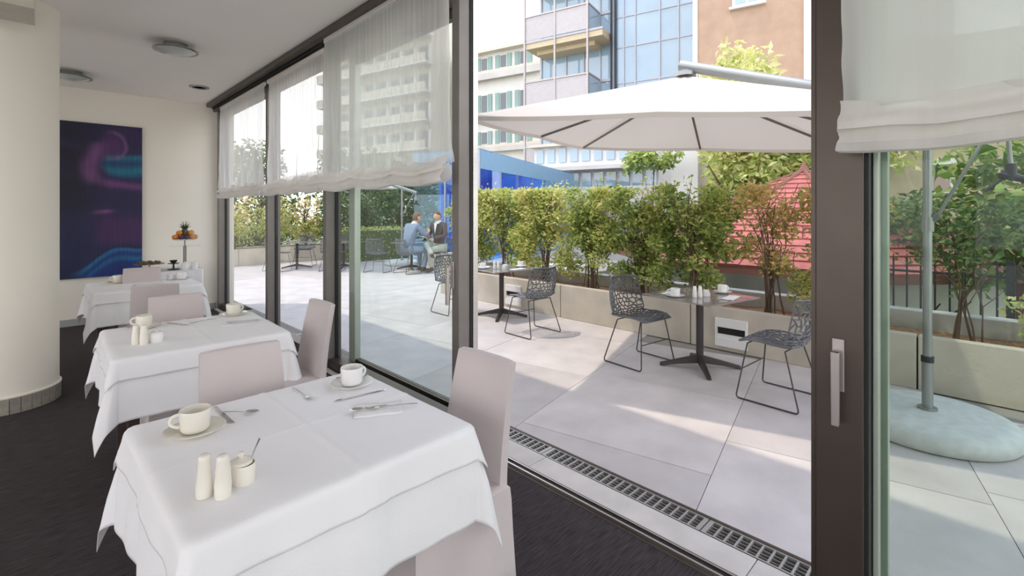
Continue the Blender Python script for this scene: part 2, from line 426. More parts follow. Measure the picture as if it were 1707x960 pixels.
for k in range(8):
    y0 = first_y + k
    if g0 is None:
        g0 = thing('drain_grate', 'galvanised slotted drain grate set in the channel along the threshold', 'grate', (0, y0, 0), 0, 'drain grates along the threshold')
        MB().box(2.21, 2.219, .003, .997, -.025, 0).box(2.318, 2.327, .003, .997, -.025, 0).box(2.219, 2.318, .003, .024, -.025, 0).box(2.219, 2.318, .976, .997, -.025, 0).build('grate_frame', M['grate'], g0)
        for j in range(20): link('bar', bar_me, g0, (0, .062 + j * .0461, 0))
        for xr in (2.241, 2.266, 2.291): MB().box(xr, xr + .0025, .024, .976, -.02, -.006).build('rod', M['grate'], g0)
    else: dup(g0, (0, y0, 0), 0)

# convector grille strip inside along the fixed panels
cv = struct(thing('floor_convector', None, None), 'dark floor convector strip in front of the fixed windows')
box('convector_bed', M['dark_gap'], 1.66, 1.90, 2.75, 8.4, -.02, .004, cv)
box('stone_sill', M['sill_stone'], 1.90, 1.954, 2.75, 8.4, -.02, .012, cv)
for k in range(5): box('grille_bar', M['frame'], 1.685 + k * .042, 1.70 + k * .042, 2.76, 8.39, .004, .012, cv)

# ------------------------------------------------------------------ terrace paving (laid at an angle)
gnd = struct(box('ground', M['ground'], -60, 120, -60, 120, -2.3, -2.1))
M['bounce_slab'] = mat('pale_bounce_slab', (.80, .78, .75), .7)
struct(box('floor_bounce', M['bounce_slab'], -16, -4.26, -12, 14, -.3, -.1)); struct(box('floor_bounce_rear', M['bounce_slab'], -4.26, 2.3, -12, -3.21, -.3, -.1))  # unseen pale slabs, added to bounce sunlight up to the ceiling
tb = struct(MB().prism([(2.345, -3.0), (6.1, -3.0), (6.1, 7.0), (12.5, 7.0), (12.5, 18.5), (2.345, 18.5)], -.3, -.008).build('floor_terrace', M['joint']))
def clip(poly, ax, val, keep_more):
    out = []
    for i in range(len(poly)):
        a, b = poly[i - 1], poly[i]
        ia = (a[ax] >= val) == keep_more; ib = (b[ax] >= val) == keep_more
        if ia != ib:
            t = (val - a[ax]) / (b[ax] - a[ax]); out.append((a[0] + (b[0] - a[0]) * t, a[1] + (b[1] - a[1]) * t))
        if ib: out.append(b)
    return out
PA = math.radians(12.3); ct, st = math.cos(PA), math.sin(PA); SL = 1.263; gp = .0022
nslab = 0
for r_ in range(-6, 20):
    n0 = .540 + SL * r_
    off = 2.90 + (.49 if r_ % 2 else 0.0) - (.63 if r_ % 3 == 1 else 0)
    for c_ in range(-5, 12):
        t0 = off + SL * c_
        poly = [(t0 + gp, n0 + gp), (t0 + SL - gp, n0 + gp), (t0 + SL - gp, n0 + SL - gp), (t0 + gp, n0 + SL - gp)]
        poly = [(t * ct - n * st, t * st + n * ct) for t, n in poly]
        cx_ = sum(p[0] for p in poly) / 4; cy_ = sum(p[1] for p in poly) / 4
        if cy_ < -1.5 or cy_ > 17.6 or cx_ > 10.5 or (cx_ > 5.5 and cy_ < 7.7): continue
        poly = clip(poly, 0, 2.346, True)
        if len(poly) < 3: continue
        MB().prism(poly, -.04, 0 + RND.uniform(-.0006, .0006)).build('paving_slab', M['paving'], tb)
        nslab += 1

# ------------------------------------------------------------------ planter along the terrace
pl = struct(thing('planter_bed', None, None), 'low concrete planter wall with a mulch bed')
ys = [-3.2, -1.45, .48, 2.45, 4.35, 6.25, 7.2]
for a, b in zip(ys, ys[1:]): box('concrete_panel', M['concrete'], 5.25, 5.35, a + .006, b - .006, 0, .455, pl, bevel=.006)
box('panel_core', M['dark_gap'], 5.27, 5.34, -3.2, 7.19, 0, .43, pl)
box('concrete_panel', M['concrete'], 5.35, 6.0, 7.08, 7.2, 0, .455, pl, bevel=.006)
for a, b in zip(ys, ys[1:]): box('cap_slab', M['cap_stone'], 5.98, 6.16, a + .003, b - .003, -.3, .545, pl, bevel=.008)
def soil(u, v):
    x = 5.35 + .63 * u; y = -3.2 + 10.28 * v
    return (x, y, .375 + .03 * noise.noise((x * 3, y * 3, 0)) + .012 * noise.noise((x * 14, y * 14, 3)))
MB().grid(soil, 16, 220).build('mulch', M['mulch'], pl, True)
box('bed_fill', M['mulch'], 5.35, 5.98, -3.2, 7.08, 0, .33, pl)
for (ya, yb, lab) in ((1.83, 2.16, 'white recessed wall light box low on the planter beneath the table'), (5.12, 5.45, 'white recessed wall light box on the planter behind the chair by the door frame')):
    lb = thing('wall_light', lab, 'light', (5.25, (ya + yb) / 2, .2))
    w = (yb - ya) / 2
    b = MB(); b.box(-.03, 0, -w, w, .055, .15).box(-.03, 0, -w, w, -.15, -.06).box(-.03, 0, -w, -w + .02, -.06, .055).box(-.03, 0, w - .02, w, -.06, .055)
    b.build('housing', M['white_wall'], lb, bevel=.002)
    box('recess', M['dark_gap'], -.004, -.001, -w + .02, w - .02, -.06, .055, lb)
    box('reflector', M['white_wall'], -.02, -.003, -w + .02, w - .02, -.06, -.02, lb)

# ------------------------------------------------------------------ plants
def leaf_mesh(name, pts, size, tint, material, aspect=.45, droop=0.0, jitter=.35):
    pts = np.asarray(pts, float); n = len(pts)
    d = NPR.normal(size=(n, 3)); d[:, 2] = d[:, 2] * .6 - droop; d /= np.linalg.norm(d, axis=1)[:, None]
    u = NPR.normal(size=(n, 3)); s = np.cross(d, u); s /= np.linalg.norm(s, axis=1)[:, None]
    nn = np.cross(s, d)
    L = size * (1 + jitter * NPR.uniform(-1, 1, n))[:, None]
    W = L * aspect * .5
    base = pts; tip = pts + d * L - nn * L * .12; mid = pts + d * L * .45
    le = mid + s * W + nn * W * .35; ri = mid - s * W + nn * W * .35
    V = np.stack([base, ri, tip, le], 1).reshape(-1, 3)
    k = np.arange(n)[:, None] * 4
    T = np.concatenate([k + np.array([0, 1, 2]), k + np.array([0, 2, 3])], 1).reshape(-1, 3)
    me = bpy.data.meshes.new(name)
    me.vertices.add(len(V)); me.vertices.foreach_set('co', V.ravel())
    me.loops.add(T.size); me.loops.foreach_set('vertex_index', T.ravel())
    me.polygons.add(len(T)); me.polygons.foreach_set('loop_start', np.arange(0, T.size, 3)); me.polygons.foreach_set('loop_total', np.full(len(T), 3))
    me.update(); me.validate()
    at = me.attributes.new('tint', 'FLOAT', 'POINT')
    at.data.foreach_set('value', np.repeat(np.clip(tint, 0, 1), 4).astype(np.float32))
    me.materials.append(material)
    return me

def stems(n, h, spread, r=.012, base=.06, forks=2, wob=.06, lean=(0, 0)):
    b = MB(); tips = []
    for i in range(n):
        a = RND.uniform(0, 2 * PI); r0 = RND.uniform(.2, 1) * base
        p = Vector((math.cos(a) * r0, math.sin(a) * r0, -.03)); end = Vector((math.cos(a) * spread * RND.uniform(.3, 1) + lean[0], math.sin(a) * spread * RND.uniform(.3, 1) + lean[1], h * RND.uniform(.8, 1)))
        pts = [p]
        for k in range(1, 7):
            t = k / 6; q = p.lerp(end, t) + Vector((RND.uniform(-wob, wob), RND.uniform(-wob, wob), 0)) * t
            q.x -= math.cos(a) * spread * .25 * math.sin(t * PI); q.y -= math.sin(a) * spread * .25 * math.sin(t * PI)
            pts.append(q)
        rr = r * RND.uniform(.7, 1.2)
        b.tube(pts, [rr * (1 - .7 * k / 6) for k in range(7)], 6)
        for _ in range(forks):
            k = RND.randint(2, 5); q = pts[k]
            e = q + Vector((RND.uniform(-1, 1) * spread * .5, RND.uniform(-1, 1) * spread * .5, h * RND.uniform(.15, .35)))
            b.tube([q, q.lerp(e, .5) + Vector((0, 0, -.01)), e], [rr * .5, rr * .4, rr * .15], 5); tips.append(e)
        tips += pts[3:]
    return b, tips

def cloud(n, c, r, shell=.5, flat_top=None):
    """points in an ellipsoid, denser towards its skin, broken into clumps"""
    d = NPR.normal(size=(n, 3)); d /= np.linalg.norm(d, axis=1)[:, None]
    rad = NPR.uniform(0, 1, n) ** (1 / 3) * (1 - shell) + shell * NPR.uniform(.8, 1.05, n)
    p = d * rad[:, None] * np.array(r) + np.array(c)
    if flat_top is not None: p[:, 2] = np.where(p[:, 2] > flat_top, flat_top - NPR.uniform(0, .12, n), p[:, 2])
    return p

def shrub(label, y, w, top, bottom, n, material='hedge', tmean=.42, nst=8, x=5.66, depth=.27, low=.0, sparse=0, group='shrubs along the planter', lsize=.062):
    t = thing('planter_shrub', label, 'shrub', (x, y, .375), 0, group)
    b, tips = stems(nst + 4, top - .42, w * .52, .0095, .15, 3, .09)
    b.build('stem_cluster', M['bark'], t, True)
    P = []
    blobs = max(12, int(w * 44))
    per = n // blobs
    for i in range(blobs):
        cz = bottom + (top - bottom) * RND.random() ** .75 - .375
        c = (RND.uniform(-depth * .75, depth * .75), RND.uniform(-w / 2, w / 2), cz)
        if sparse and RND.random() < sparse and cz < (top - .375) * .74: continue
        P.append(cloud(per, c, (.15, .17, .13), .25))
    P = np.concatenate(P)
    P[:, 2] = np.where(P[:, 2] > top - .375, top - .375 - NPR.uniform(0, .1, len(P)), P[:, 2])
    if tips:
        TP = np.array([tuple(q) for q in tips]); TP = TP[NPR.integers(0, len(TP), n // 12)] + NPR.normal(size=(n // 12, 3)) * .05
        TP = TP[TP[:, 2] > low]
        P = np.concatenate([P, TP])
    P = P[P[:, 2] > (.14 if material == 'hedge' and w > .8 else .08) + .22 * NPR.random(len(P)) ** 2]
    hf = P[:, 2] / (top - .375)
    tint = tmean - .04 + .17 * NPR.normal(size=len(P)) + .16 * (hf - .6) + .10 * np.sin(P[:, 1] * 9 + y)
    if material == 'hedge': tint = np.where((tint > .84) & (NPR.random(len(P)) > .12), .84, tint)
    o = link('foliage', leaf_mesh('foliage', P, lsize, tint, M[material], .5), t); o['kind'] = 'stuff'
    return t

shr = [
 (6.75, .95, 1.86, .58, 6900, 'hedge', .60, 'dense yellow-green planter shrub at the far planter end, beside the bronze post'),
 (5.85, .95, 1.86, .58, 6900, 'hedge', .57, 'yellow-green planter shrub with dark forked stems behind the far terrace table'),
 (4.98, .95, 1.84, .62, 6000, 'hedge', .66, 'golden-yellow planter shrub with bare brown stems behind the lattice chair'),
 (4.12, .95, 1.83, .55, 6600, 'hedge', .52, 'upright olive planter shrub growing from a tight clump of stems'),
 (3.30, .90, 1.82, .52, 7000, 'hedge', .46, 'dark green planter shrub behind the lattice chair with the tall back'),
 (2.55, .85, 1.80, .52, 6000, 'hedge', .44, 'dark green planter shrub with a red roof showing below its leaves'),
]
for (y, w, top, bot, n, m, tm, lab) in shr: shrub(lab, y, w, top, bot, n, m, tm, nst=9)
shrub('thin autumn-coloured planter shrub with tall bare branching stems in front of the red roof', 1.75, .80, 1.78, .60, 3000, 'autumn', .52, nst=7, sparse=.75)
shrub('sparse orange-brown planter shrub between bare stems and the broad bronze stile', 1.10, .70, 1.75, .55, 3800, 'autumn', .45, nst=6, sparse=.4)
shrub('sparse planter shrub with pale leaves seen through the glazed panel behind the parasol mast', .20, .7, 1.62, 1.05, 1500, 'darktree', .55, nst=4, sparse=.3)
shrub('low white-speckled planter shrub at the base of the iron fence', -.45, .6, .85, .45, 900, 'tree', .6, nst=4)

def tree(name, label, loc, h, crown, n, material, tmean, lsize=.16, trunk=.12, blobs=14, rb=.35, droop=.3, cat='tree', group=None, aspect=.4):
    t = thing(name, label, cat, loc, 0, group)
    b = MB(); cz = h - crown[2]
    b.tube([(0, 0, 0), (.05, .03, h * .3), (-.03, .06, h * .55), (0, 0, h * .85)], [trunk, trunk * .85, trunk * .6, trunk * .2], 8)
    for k in range(7):
        a = 2 * PI * k / 7 + RND.random(); z0 = h * RND.uniform(.35, .65)
        b.tube([(0, 0, z0), (math.cos(a) * crown[0] * .4, math.sin(a) * crown[1] * .4, z0 + h * .12), (math.cos(a) * crown[0] * .8, math.sin(a) * crown[1] * .8, z0 + h * .22)], [trunk * .45, trunk * .3, trunk * .1], 6)
    b.build('trunk', M['bark'], t, True)
    P = []
    for i in range(blobs):
        d = Vector((RND.gauss(0, 1), RND.gauss(0, 1), RND.gauss(0, 1))).normalized() * RND.uniform(.4, .95)
        P.append(cloud(n // blobs, (d.x * crown[0], d.y * crown[1], cz + d.z * crown[2]), (crown[0] * rb, crown[1] * rb, crown[2] * rb), .3))
    P = np.concatenate(P)
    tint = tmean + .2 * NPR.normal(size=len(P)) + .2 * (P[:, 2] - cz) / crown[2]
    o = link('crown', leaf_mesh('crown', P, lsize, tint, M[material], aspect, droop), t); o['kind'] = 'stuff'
    return t

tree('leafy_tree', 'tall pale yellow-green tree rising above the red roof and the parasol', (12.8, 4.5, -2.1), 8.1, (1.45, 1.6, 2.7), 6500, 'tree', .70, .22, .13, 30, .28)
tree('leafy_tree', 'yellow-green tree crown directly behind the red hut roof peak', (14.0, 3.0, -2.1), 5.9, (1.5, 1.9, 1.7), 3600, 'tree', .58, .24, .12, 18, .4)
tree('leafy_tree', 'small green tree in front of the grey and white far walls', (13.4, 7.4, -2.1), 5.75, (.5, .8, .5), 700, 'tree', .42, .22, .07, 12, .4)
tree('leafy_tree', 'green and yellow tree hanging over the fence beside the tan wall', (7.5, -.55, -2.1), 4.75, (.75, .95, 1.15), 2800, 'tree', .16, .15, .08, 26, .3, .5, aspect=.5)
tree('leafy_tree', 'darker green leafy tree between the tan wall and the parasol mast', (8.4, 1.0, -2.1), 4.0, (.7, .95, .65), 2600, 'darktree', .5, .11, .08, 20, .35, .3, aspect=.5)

# ------------------------------------------------------------------ cantilever parasol
def parasol(label, c, mast_xy, phi, half, ze, za, tilt=(0, 0), group=None):
    t = thing('cantilever_parasol', label, 'parasol', (c[0], c[1], 0), 0, group)
    cx0, cy0 = 0, 0
    def rim(k, f=1.0):
        a = phi - k * PI / 4; r = half * (math.sqrt(2) if k % 2 == 0 else 1) * f
        return Vector((r * math.cos(a), r * math.sin(a), ze + tilt[0] * r * math.cos(a) + tilt[1] * r * math.sin(a)))
    ap = Vector((0, 0, za))
    b = MB(); nseg = 10; nr = 9
    def surf(i, j):                      # i around (0..8*nseg), j outwards
        k, fr = divmod(i, nseg); fr /= nseg
        p = rim(k % 8).lerp(rim((k + 1) % 8), fr); q = j / nr
        z = za + (p.z - za) * q - .05 * math.sin(q * PI) * math.sin(fr * PI) - .015 * math.sin(fr * PI) * q
        return (p.x * q, p.y * q, z)
    N = 8 * nseg
    vs = [tuple(ap)] + [surf(i, j) for j in range(1, nr + 1) for i in range(N)]
    fs = [(0, 1 + i, 1 + (i + 1) % N) for i in range(N)]
    fs += [(1 + (j - 1) * N + i, 1 + j * N + i, 1 + j * N + (i + 1) % N, 1 + (j - 1) * N + (i + 1) % N) for j in range(1, nr) for i in range(N)]
    cv_ = MB().add(vs, fs).build('canopy', M['canopy'], t, True)
    # thin hem band
    hv = [surf(i, nr) for i in range(N)]
    MB().add([p for p in hv] + [(p[0] * 1.001, p[1] * 1.001, p[2] - .035) for p in hv], [(i, (i + 1) % N, N + (i + 1) % N, N + i) for i in range(N)]).build('hem', M['canopy'], cv_)
    for k in range(8):
        e = rim(k, .985)
        MB().tube([(0, 0, za - .10), (e.x, e.y, e.z - .012)], .013, 6).build('rib', M['rib'], t, True)
    MB().lathe([(.085, -.30), (.085, -.28), (.04, -.27), (.04, -.05)], 16, (0, 0, za)).build('hub', M['mast'], t, True)
    MB().lathe([(.10, .0), (.095, .035), (.06, .06), (.0, .065)], 20, (0, 0, za - .01)).build('top_cap', M['mast'], t, True)
    mx, my = mast_xy[0] - c[0], mast_xy[1] - c[1]
    d = Vector((mx, my, 0)); L = d.length; d.normalize()
    zt = za - .55
    b1 = Vector((0, 0, za + .09)); pv = Vector((mx, my, zt)); sl = (pv - b1) / L
    e = pv + sl * .40
    MB().tube([b1 - sl * .05, e], .038, 10, flat=1.3).build('boom', M['mast'], t, True)
    MB().tube([(mx, my, .12), (mx, my, zt)], .026, 16).build('mast', M['mast'], t, True)
    MB().tube([(mx, my, .12), (mx, my, .46)], .031, 16).build('mast_sleeve', M['mast'], t, True)
    MB().tube([(mx, my, .46), (mx, my, .50)], .036, 16).build('clamp_ring', M['black'], t, True)
    co = MB().tube([(mx, my, 1.36), (mx, my, 1.46)], .036, 16).tube([(mx, my, 1.42), (mx + d.x * .06, my + d.y * .06, 1.47)], .022, 8).build('collar', M['lamp_metal'], t, True)
    MB().tube([(mx + d.x * .05, my + d.y * .05, 1.46), e - sl * .06], .011, 8).build('strut', M['mast'], t, True)
    hx, hy = e.x + d.x * -.02, e.y + d.y * -.02
    cr = MB().tube([(hx, hy, e.z), (hx + d.x * .02, hy + d.y * .02, 1.78)], .012, 8).build('crank_rod', M['mast'], t, True)
    MB().tube([(hx + d.x * .02, hy + d.y * .02, 1.80), (hx + d.x * .02, hy + d.y * .02, 1.70)], .028, 10).tube([(hx - d.x * .03, hy - d.y * .03, 1.74), (hx + d.x * .10, hy + d.y * .10, 1.69)], [.03, .02], 8).tube([(hx, hy, 1.72), (hx - d.x * .10, hy - d.y * .10, 1.63)], .010, 6).build('crank_handle', M['black'], cr, True)
    MB().lathe([(.455, .0), (.475, .03), (.475, .075), (.45, .108), (.38, .124), (.0, .13)], 48, (mx, my, .006)).build('base', M['base_stone'], t, True)
    MB().lathe([(.055, .13), (.055, .15), (.04, .155)], 20, (mx, my, 0)).build('base_socket', M['mast'], t, True)
    return t
PH = 2.687
parasol('large white square cantilever parasol with a round concrete base beside the planter', (4.355, 2.08), (4.37, .345), PH, 1.5, 2.22, 2.78, (.014, .077))
parasol('white cantilever parasol farther down the terrace beyond the seated men', (5.75, 12.9), (7.25, 11.75), PH + .3, 1.35, 2.20, 2.70)

# ------------------------------------------------------------------ dining tables with cloths
def drape(half, tab, z, seed, flare_edge=.05, flare_corner=.42, wave=.006, n=64, lift=0.0, rot=0.0, shift=(0, 0)):
    """a square cloth of half-size `half` laid over a square top of half-size `tab`"""
    cr, sr = math.cos(rot), math.sin(rot)
    def fn(u, v):
        a = (2 * u - 1) * half; b = (2 * v - 1) * half
        x = a * cr - b * sr + shift[0]; y = a * sr + b * cr + shift[1]
        qx = max(-tab, min(tab, x)); qy = max(-tab, min(tab, y))
        dx, dy = x - qx, y - qy; l = math.hypot(dx, dy)
        crease = (.0036 * math.exp(-((x - .01) / .010) ** 2) + .0028 * math.exp(-((y + .005) / .011) ** 2)) if lift else 0
        nz = crease + .0022 * noise.noise((x * 6 + seed, y * 6, seed)) + .001 * noise.noise((x * 19, y * 19 + seed, 1))
        if l < 1e-6: return (x, y, z + lift + nz + .001)
        ux, uy = dx / l, dy / l
        cn = 2 * min(abs(ux), abs(uy)); cn = cn * cn * (3 - 2 * cn) if cn < 1 else 1
        fl = flare_edge + (flare_corner - flare_edge) * cn + lift * 4
        bend = .03
        along = qx * abs(uy) + qy * abs(ux)
        w = wave * math.sin(along * 15 + seed * 2.1) * min(1, l / .2) * (1 - cn) + .7 * wave * math.sin(along * 34 + seed) * min(1, l / .2) * (1 - cn)
        if l < bend:
            t = l / bend * PI / 2; out = bend * math.sin(t) * .7; dn = bend * (1 - math.cos(t)) * .7
        else:
            q = l - bend; c2 = math.sqrt(max(.05, 1 - fl * fl)); out = bend * .7 + q * fl; dn = bend * .7 + q * c2
        out += .0035 * math.exp(-((along - .06) / .010) ** 2) * (1 - cn) * min(1, l * 12)
        out += .007 * noise.noise((along * 5 + seed, l * 7, seed)) * min(1, l * 5)
        out += max(w, -.010) + lift * 1.5 + .004 * noise.noise((x * 6, y * 6 + seed, 5)) * min(1, l * 8) + .012 * min(1, l * 6)
        return (qx + ux * out, qy + uy * out, z + lift - dn + nz)
    return MB().grid(fn, n, n)

def dining_table(c, rz, tag_txt, seed):
    t = thing('dining_table', 'square dining table %s, under white cloths' % tag_txt, 'table', (c[0], c[1], 0), rz, 'square tables set for breakfast')
    MB().box(-.395, .395, -.395, .395, .725, .752).build('table_top', M['wood_dark'], t)
    for a in (-1, 1):
        for b in (-1, 1): MB().taper(a * .33, b * .33, 0, .725, .04, .04, .05, .05).build('leg', M['wood_dark'], t)
    u = drape(.715, .40, .753, seed, .05, .24, n=120).build('tablecloth', M['cloth'], None, True, (c[0], c[1], 0), (0, 0, rz), solid=.0015)
    tag(u, 'long white under-cloth on the table %s' % tag_txt, 'tablecloth', 'white under-cloths')
    o = drape(.515, .40, .753, seed, .05, .24, n=110, lift=.006).build('overlay_cloth', M['cloth2'], None, True, (c[0], c[1], 0), (0, 0, rz), solid=.0015)
    tag(o, 'short white overlay cloth on the table %s' % tag_txt, 'tablecloth', 'white overlay cloths')
T1 = (.645, 1.69); T2 = (.69, 3.50); T3 = (.775, 6.15)
N1 = 'by the open doorway'; N2 = 'between two others'; N3 = 'by the painting'
dining_table(T1, 0.02, N1, 1.3)
dining_table(T2, -.02, N2, 4.2)
dining_table(T3, 0, N3, 7.7)
ZT = .7605

# ------------------------------------------------------------------ slip-covered chairs
def cover_chair(label, loc, rz, h=.905):
    t = thing('slipcovered_chair', label, 'chair', (loc[0], loc[1], 0), rz, 'slipcovered dining chairs')
    # facing +Y, back at -Y
    def ring(z, y, w, th, bow):      # rounded rectangle loop around the back
        pts = []
        for s, yy in ((1, y - th / 2), (-1, y + th / 2)):
            for k in range(9):
                x = (-1 + 2 * k / 8) * s
                pts.append((x * w / 2, yy - bow * (1 - x * x) + (.006 * (1 - x ** 8) * (-1 if s == 1 else 1)), z))
        return pts
    def loft(rings):
        n = len(rings[0]); b = MB()
        b.add([p for r in rings for p in r], [(i * n + k, i * n + (k + 1) % n, (i + 1) * n + (k + 1) % n, (i + 1) * n + k) for i in range(len(rings) - 1) for k in range(n)] + [tuple(range((len(rings) - 1) * n, len(rings) * n)), tuple(range(n))[::-1]])
        return b
    rs = []
    for k in range(9):
        q = k / 8; z = .44 + (h - .44) * q
        rs.append(ring(z + (0 if k < 8 else 0), -.205 - .075 * q ** 1.4, .345 - .035 * q, .040 - .010 * q, .010))
    rs.append(ring(h + .006, -.281, .295, .016, .010))
    loft(rs).build('back_cover', M['cover'], t, True)
    # seat cover with skirt hanging nearly to the floor
    def skirt(z, ex, amp, ph):
        pts = []; W, D0, D1 = .185 + ex, -.228 - ex * .8, .20 + ex
        per = [(-W, D0, W, D0), (W, D0, W, D1), (W, D1, -W, D1), (-W, D1, -W, D0)]
        for si, (xa, ya, xb, yb) in enumerate(per):
            for k in range(10):
                f = k / 10; x = xa + (xb - xa) * f; y = ya + (yb - ya) * f
                wv = amp * math.sin(f * PI * 5 + ph + si) * math.sin(f * PI)
                nx, ny = [(0, -1), (1, 0), (0, 1), (-1, 0)][si]
                pts.append((x + nx * wv, y + ny * wv, z + .006 * math.sin(f * 9 + ph)))
        return pts
    rr = [skirt(.465, -.012, 0, 0), skirt(.455, 0, 0, 0), skirt(.41, .004, 0, 0), skirt(.30, .008, .004, 1), skirt(.18, .014, .010, 1), skirt(.07, .020, .015, 1)]
    n = len(rr[0]); b = MB()
    b.add([p for r in rr for p in r], [(i * n + k, (i + 1) * n + k, (i + 1) * n + (k + 1) % n, i * n + (k + 1) % n) for i in range(len(rr) - 1) for k in range(n)] + [tuple(range(n))])
    b.build('seat_cover', M['cover'], t, True, solid=.002)
    for a in (-1, 1):
        for d in (-.19, .17): MB().taper(a * .15, d, 0, .40, .028, .028, .036, .036).build('leg', M['wood_dark'], t)
    MB().box(-.16, .16, -.2, .165, .40, .44).build('seat_frame', M['wood_dark'], t)
    return t
ch0 = cover_chair('pinkish slipcovered chair at the table beside the open doorway, back towards the doorway', (1.035, 1.475), PI / 2 + .04)
dup(ch0, (.615, 2.04), PI - .05, 'slipcovered chair between the doorway table and the table behind it, back towards the painting')
dup(ch0, (1.04, 3.10), PI / 2 + .04, 'slipcovered chair standing by the glass beside the middle cloth-covered table')
dup(ch0, (.675, 3.78), PI - .04, 'slipcovered chair at the middle table with its back towards the painting')
dup(ch0, (.70, 5.02), -.12, 'slipcovered chair tucked towards the far table with its back to the doorway table')
dup(ch0, (.74, 6.00), PI - .1, 'slipcovered chair at the far table, just in front of the buffet')

# ------------------------------------------------------------------ crockery
def make_saucer(m):
    return MB().lathe([(0, .002), (.039, .002), (.044, 0), (.049, .002), (.087, .016), (.089, .018), (.086, .019), (.05, .007), (0, .006)], 36).mesh('saucer', m, True)
def make_cup(m, r=.046, h=.073):
    body = MB().lathe([(0, .002), (.034, .0), (.039, .003), (r - .003, .012), (r, h - .004), (r - .001, h), (r - .003, h - .001), (r - .006, .016), (.036, .008), (0, .007)], 36).mesh('cup_body', m, True)
    pts = [(r - .004 + .030 * math.sin(a), 0, h * .52 + .021 * math.cos(a)) for a in [PI * k / 10 for k in range(11)]]
    hd = MB().tube(pts, .0045, 8, flat=1.3).mesh('cup_handle', m, True)
    return body, hd
MES = {}
for k, m in (('china', M['china']), ('china_w', M['china_w'])):
    MES[k] = (make_saucer(m), *make_cup(m))
def spoon_mesh(L=.13, m=None):
    b = MB()
    b.tube([(0, 0, .004), (L * .35, 0, .006), (L * .68, 0, .0035)], [.0035, .0022, .002], 6, flat=.5)
    def bowl(u, v):
        a = 2 * PI * u; r = v
        return (L * .83 + L * .19 * r * math.cos(a), L * .115 * r * math.sin(a), .002 + .005 * r * r)
    b.grid(bowl, 17, 5)
    return b.mesh('spoon', M['steel'], True)
SPOON = spoon_mesh()
def knife_mesh(L=.21):
    b = MB()
    b.tube([(0, 0, .004), (L * .05, 0, .0045), (L * .42, 0, .004)], [.003, .0055, .0042], 8, flat=.55)
    b.add([(L * .42, -.004, .003), (L * .5, -.0085, .003), (L * .92, -.008, .003), (L, .004, .003), (L * .42, .005, .003), (L * .42, -.004, .0048), (L * .5, -.0085, .0036), (L * .92, -.008, .0036), (L, .004, .0042), (L * .42, .005, .0048)],
          [(4, 3, 2, 1, 0), (5, 6, 7, 8, 9), (0, 1, 6, 5), (1, 2, 7, 6), (2, 3, 8, 7), (3, 4, 9, 8), (4, 0, 5, 9)])
    return b.mesh('knife', M['steel'], True)
KNIFE = knife_mesh()
def fork_mesh(L=.19):
    b = MB()
    b.tube([(0, 0, .004), (L * .3, 0, .006), (L * .66, 0, .004), (L * .72, 0, .004)], [.004, .0026, .0024, .004], 6, flat=.5)
    b.add([(L * .72, -.004, .003), (L * .78, -.010, .003), (L * .82, -.010, .003), (L * .82, .010, .003), (L * .78, .010, .003), (L * .72, .004, .003),
           (L * .72, -.004, .005), (L * .78, -.010, .005), (L * .82, -.010, .005), (L * .82, .010, .005), (L * .78, .010, .005), (L * .72, .004, .005)],
          [(5, 4, 3, 2, 1, 0), (6, 7, 8, 9, 10, 11)] + [(i, (i + 1) % 6, 6 + (i + 1) % 6, 6 + i) for i in range(6)])
    for k in range(4): b.tube([(L * .82, -.0085 + k * .00567, .004), (L * .92, -.0085 + k * .00567, .002), (L, -.0082 + k * .0055, .006)], [.0015, .0014, .0007], 5)
    return b.mesh('fork', M['steel'], True)
FORK = fork_mesh()
def cup_set(x, y, z, rz, where, kind='china', spoon=True, srot=None):
    s = link('saucer', MES[kind][0], None, (x, y, z)); tag(s, 'saucer under the cup %s' % where, 'saucer', 'saucers')
    t = thing('coffee_cup', 'white coffee cup %s' % where, 'cup', (x, y, z + .0075), rz, 'coffee cups')
    link('cup_body', MES[kind][1], t); link('handle', MES[kind][2], t)
    if spoon:
        a = srot if srot is not None else rz + .5
        sp = link('teaspoon', SPOON, None, (x + math.cos(a) * .068 + math.sin(a) * .052, y + math.sin(a) * .068 - math.cos(a) * .052, z + .017), (0, .0, a + PI)); tag(sp, 'teaspoon on the saucer %s' % where, 'spoon', 'teaspoons')
def flat(name, me, label, cat, x, y, z, a, group='cutlery on the tables'):
    return tag(link(name, me, None, (x, y, z), (0, 0, a)), label, cat, group)
def shaker_mesh(m, r0=.0205, r1=.0150, h=.108):
    return MB().lathe([(0, 0), (r0 - .002, 0), (r0, .003), (r0 * .98, h * .3), (r1, h * .9), (r1 * .93, h * .97), (r1 * .7, h), (0, h + .001)], 24).mesh('shaker', m, True)
SHAKER = shaker_mesh(M['china']); SHAKER_W = shaker_mesh(M['china_w'])

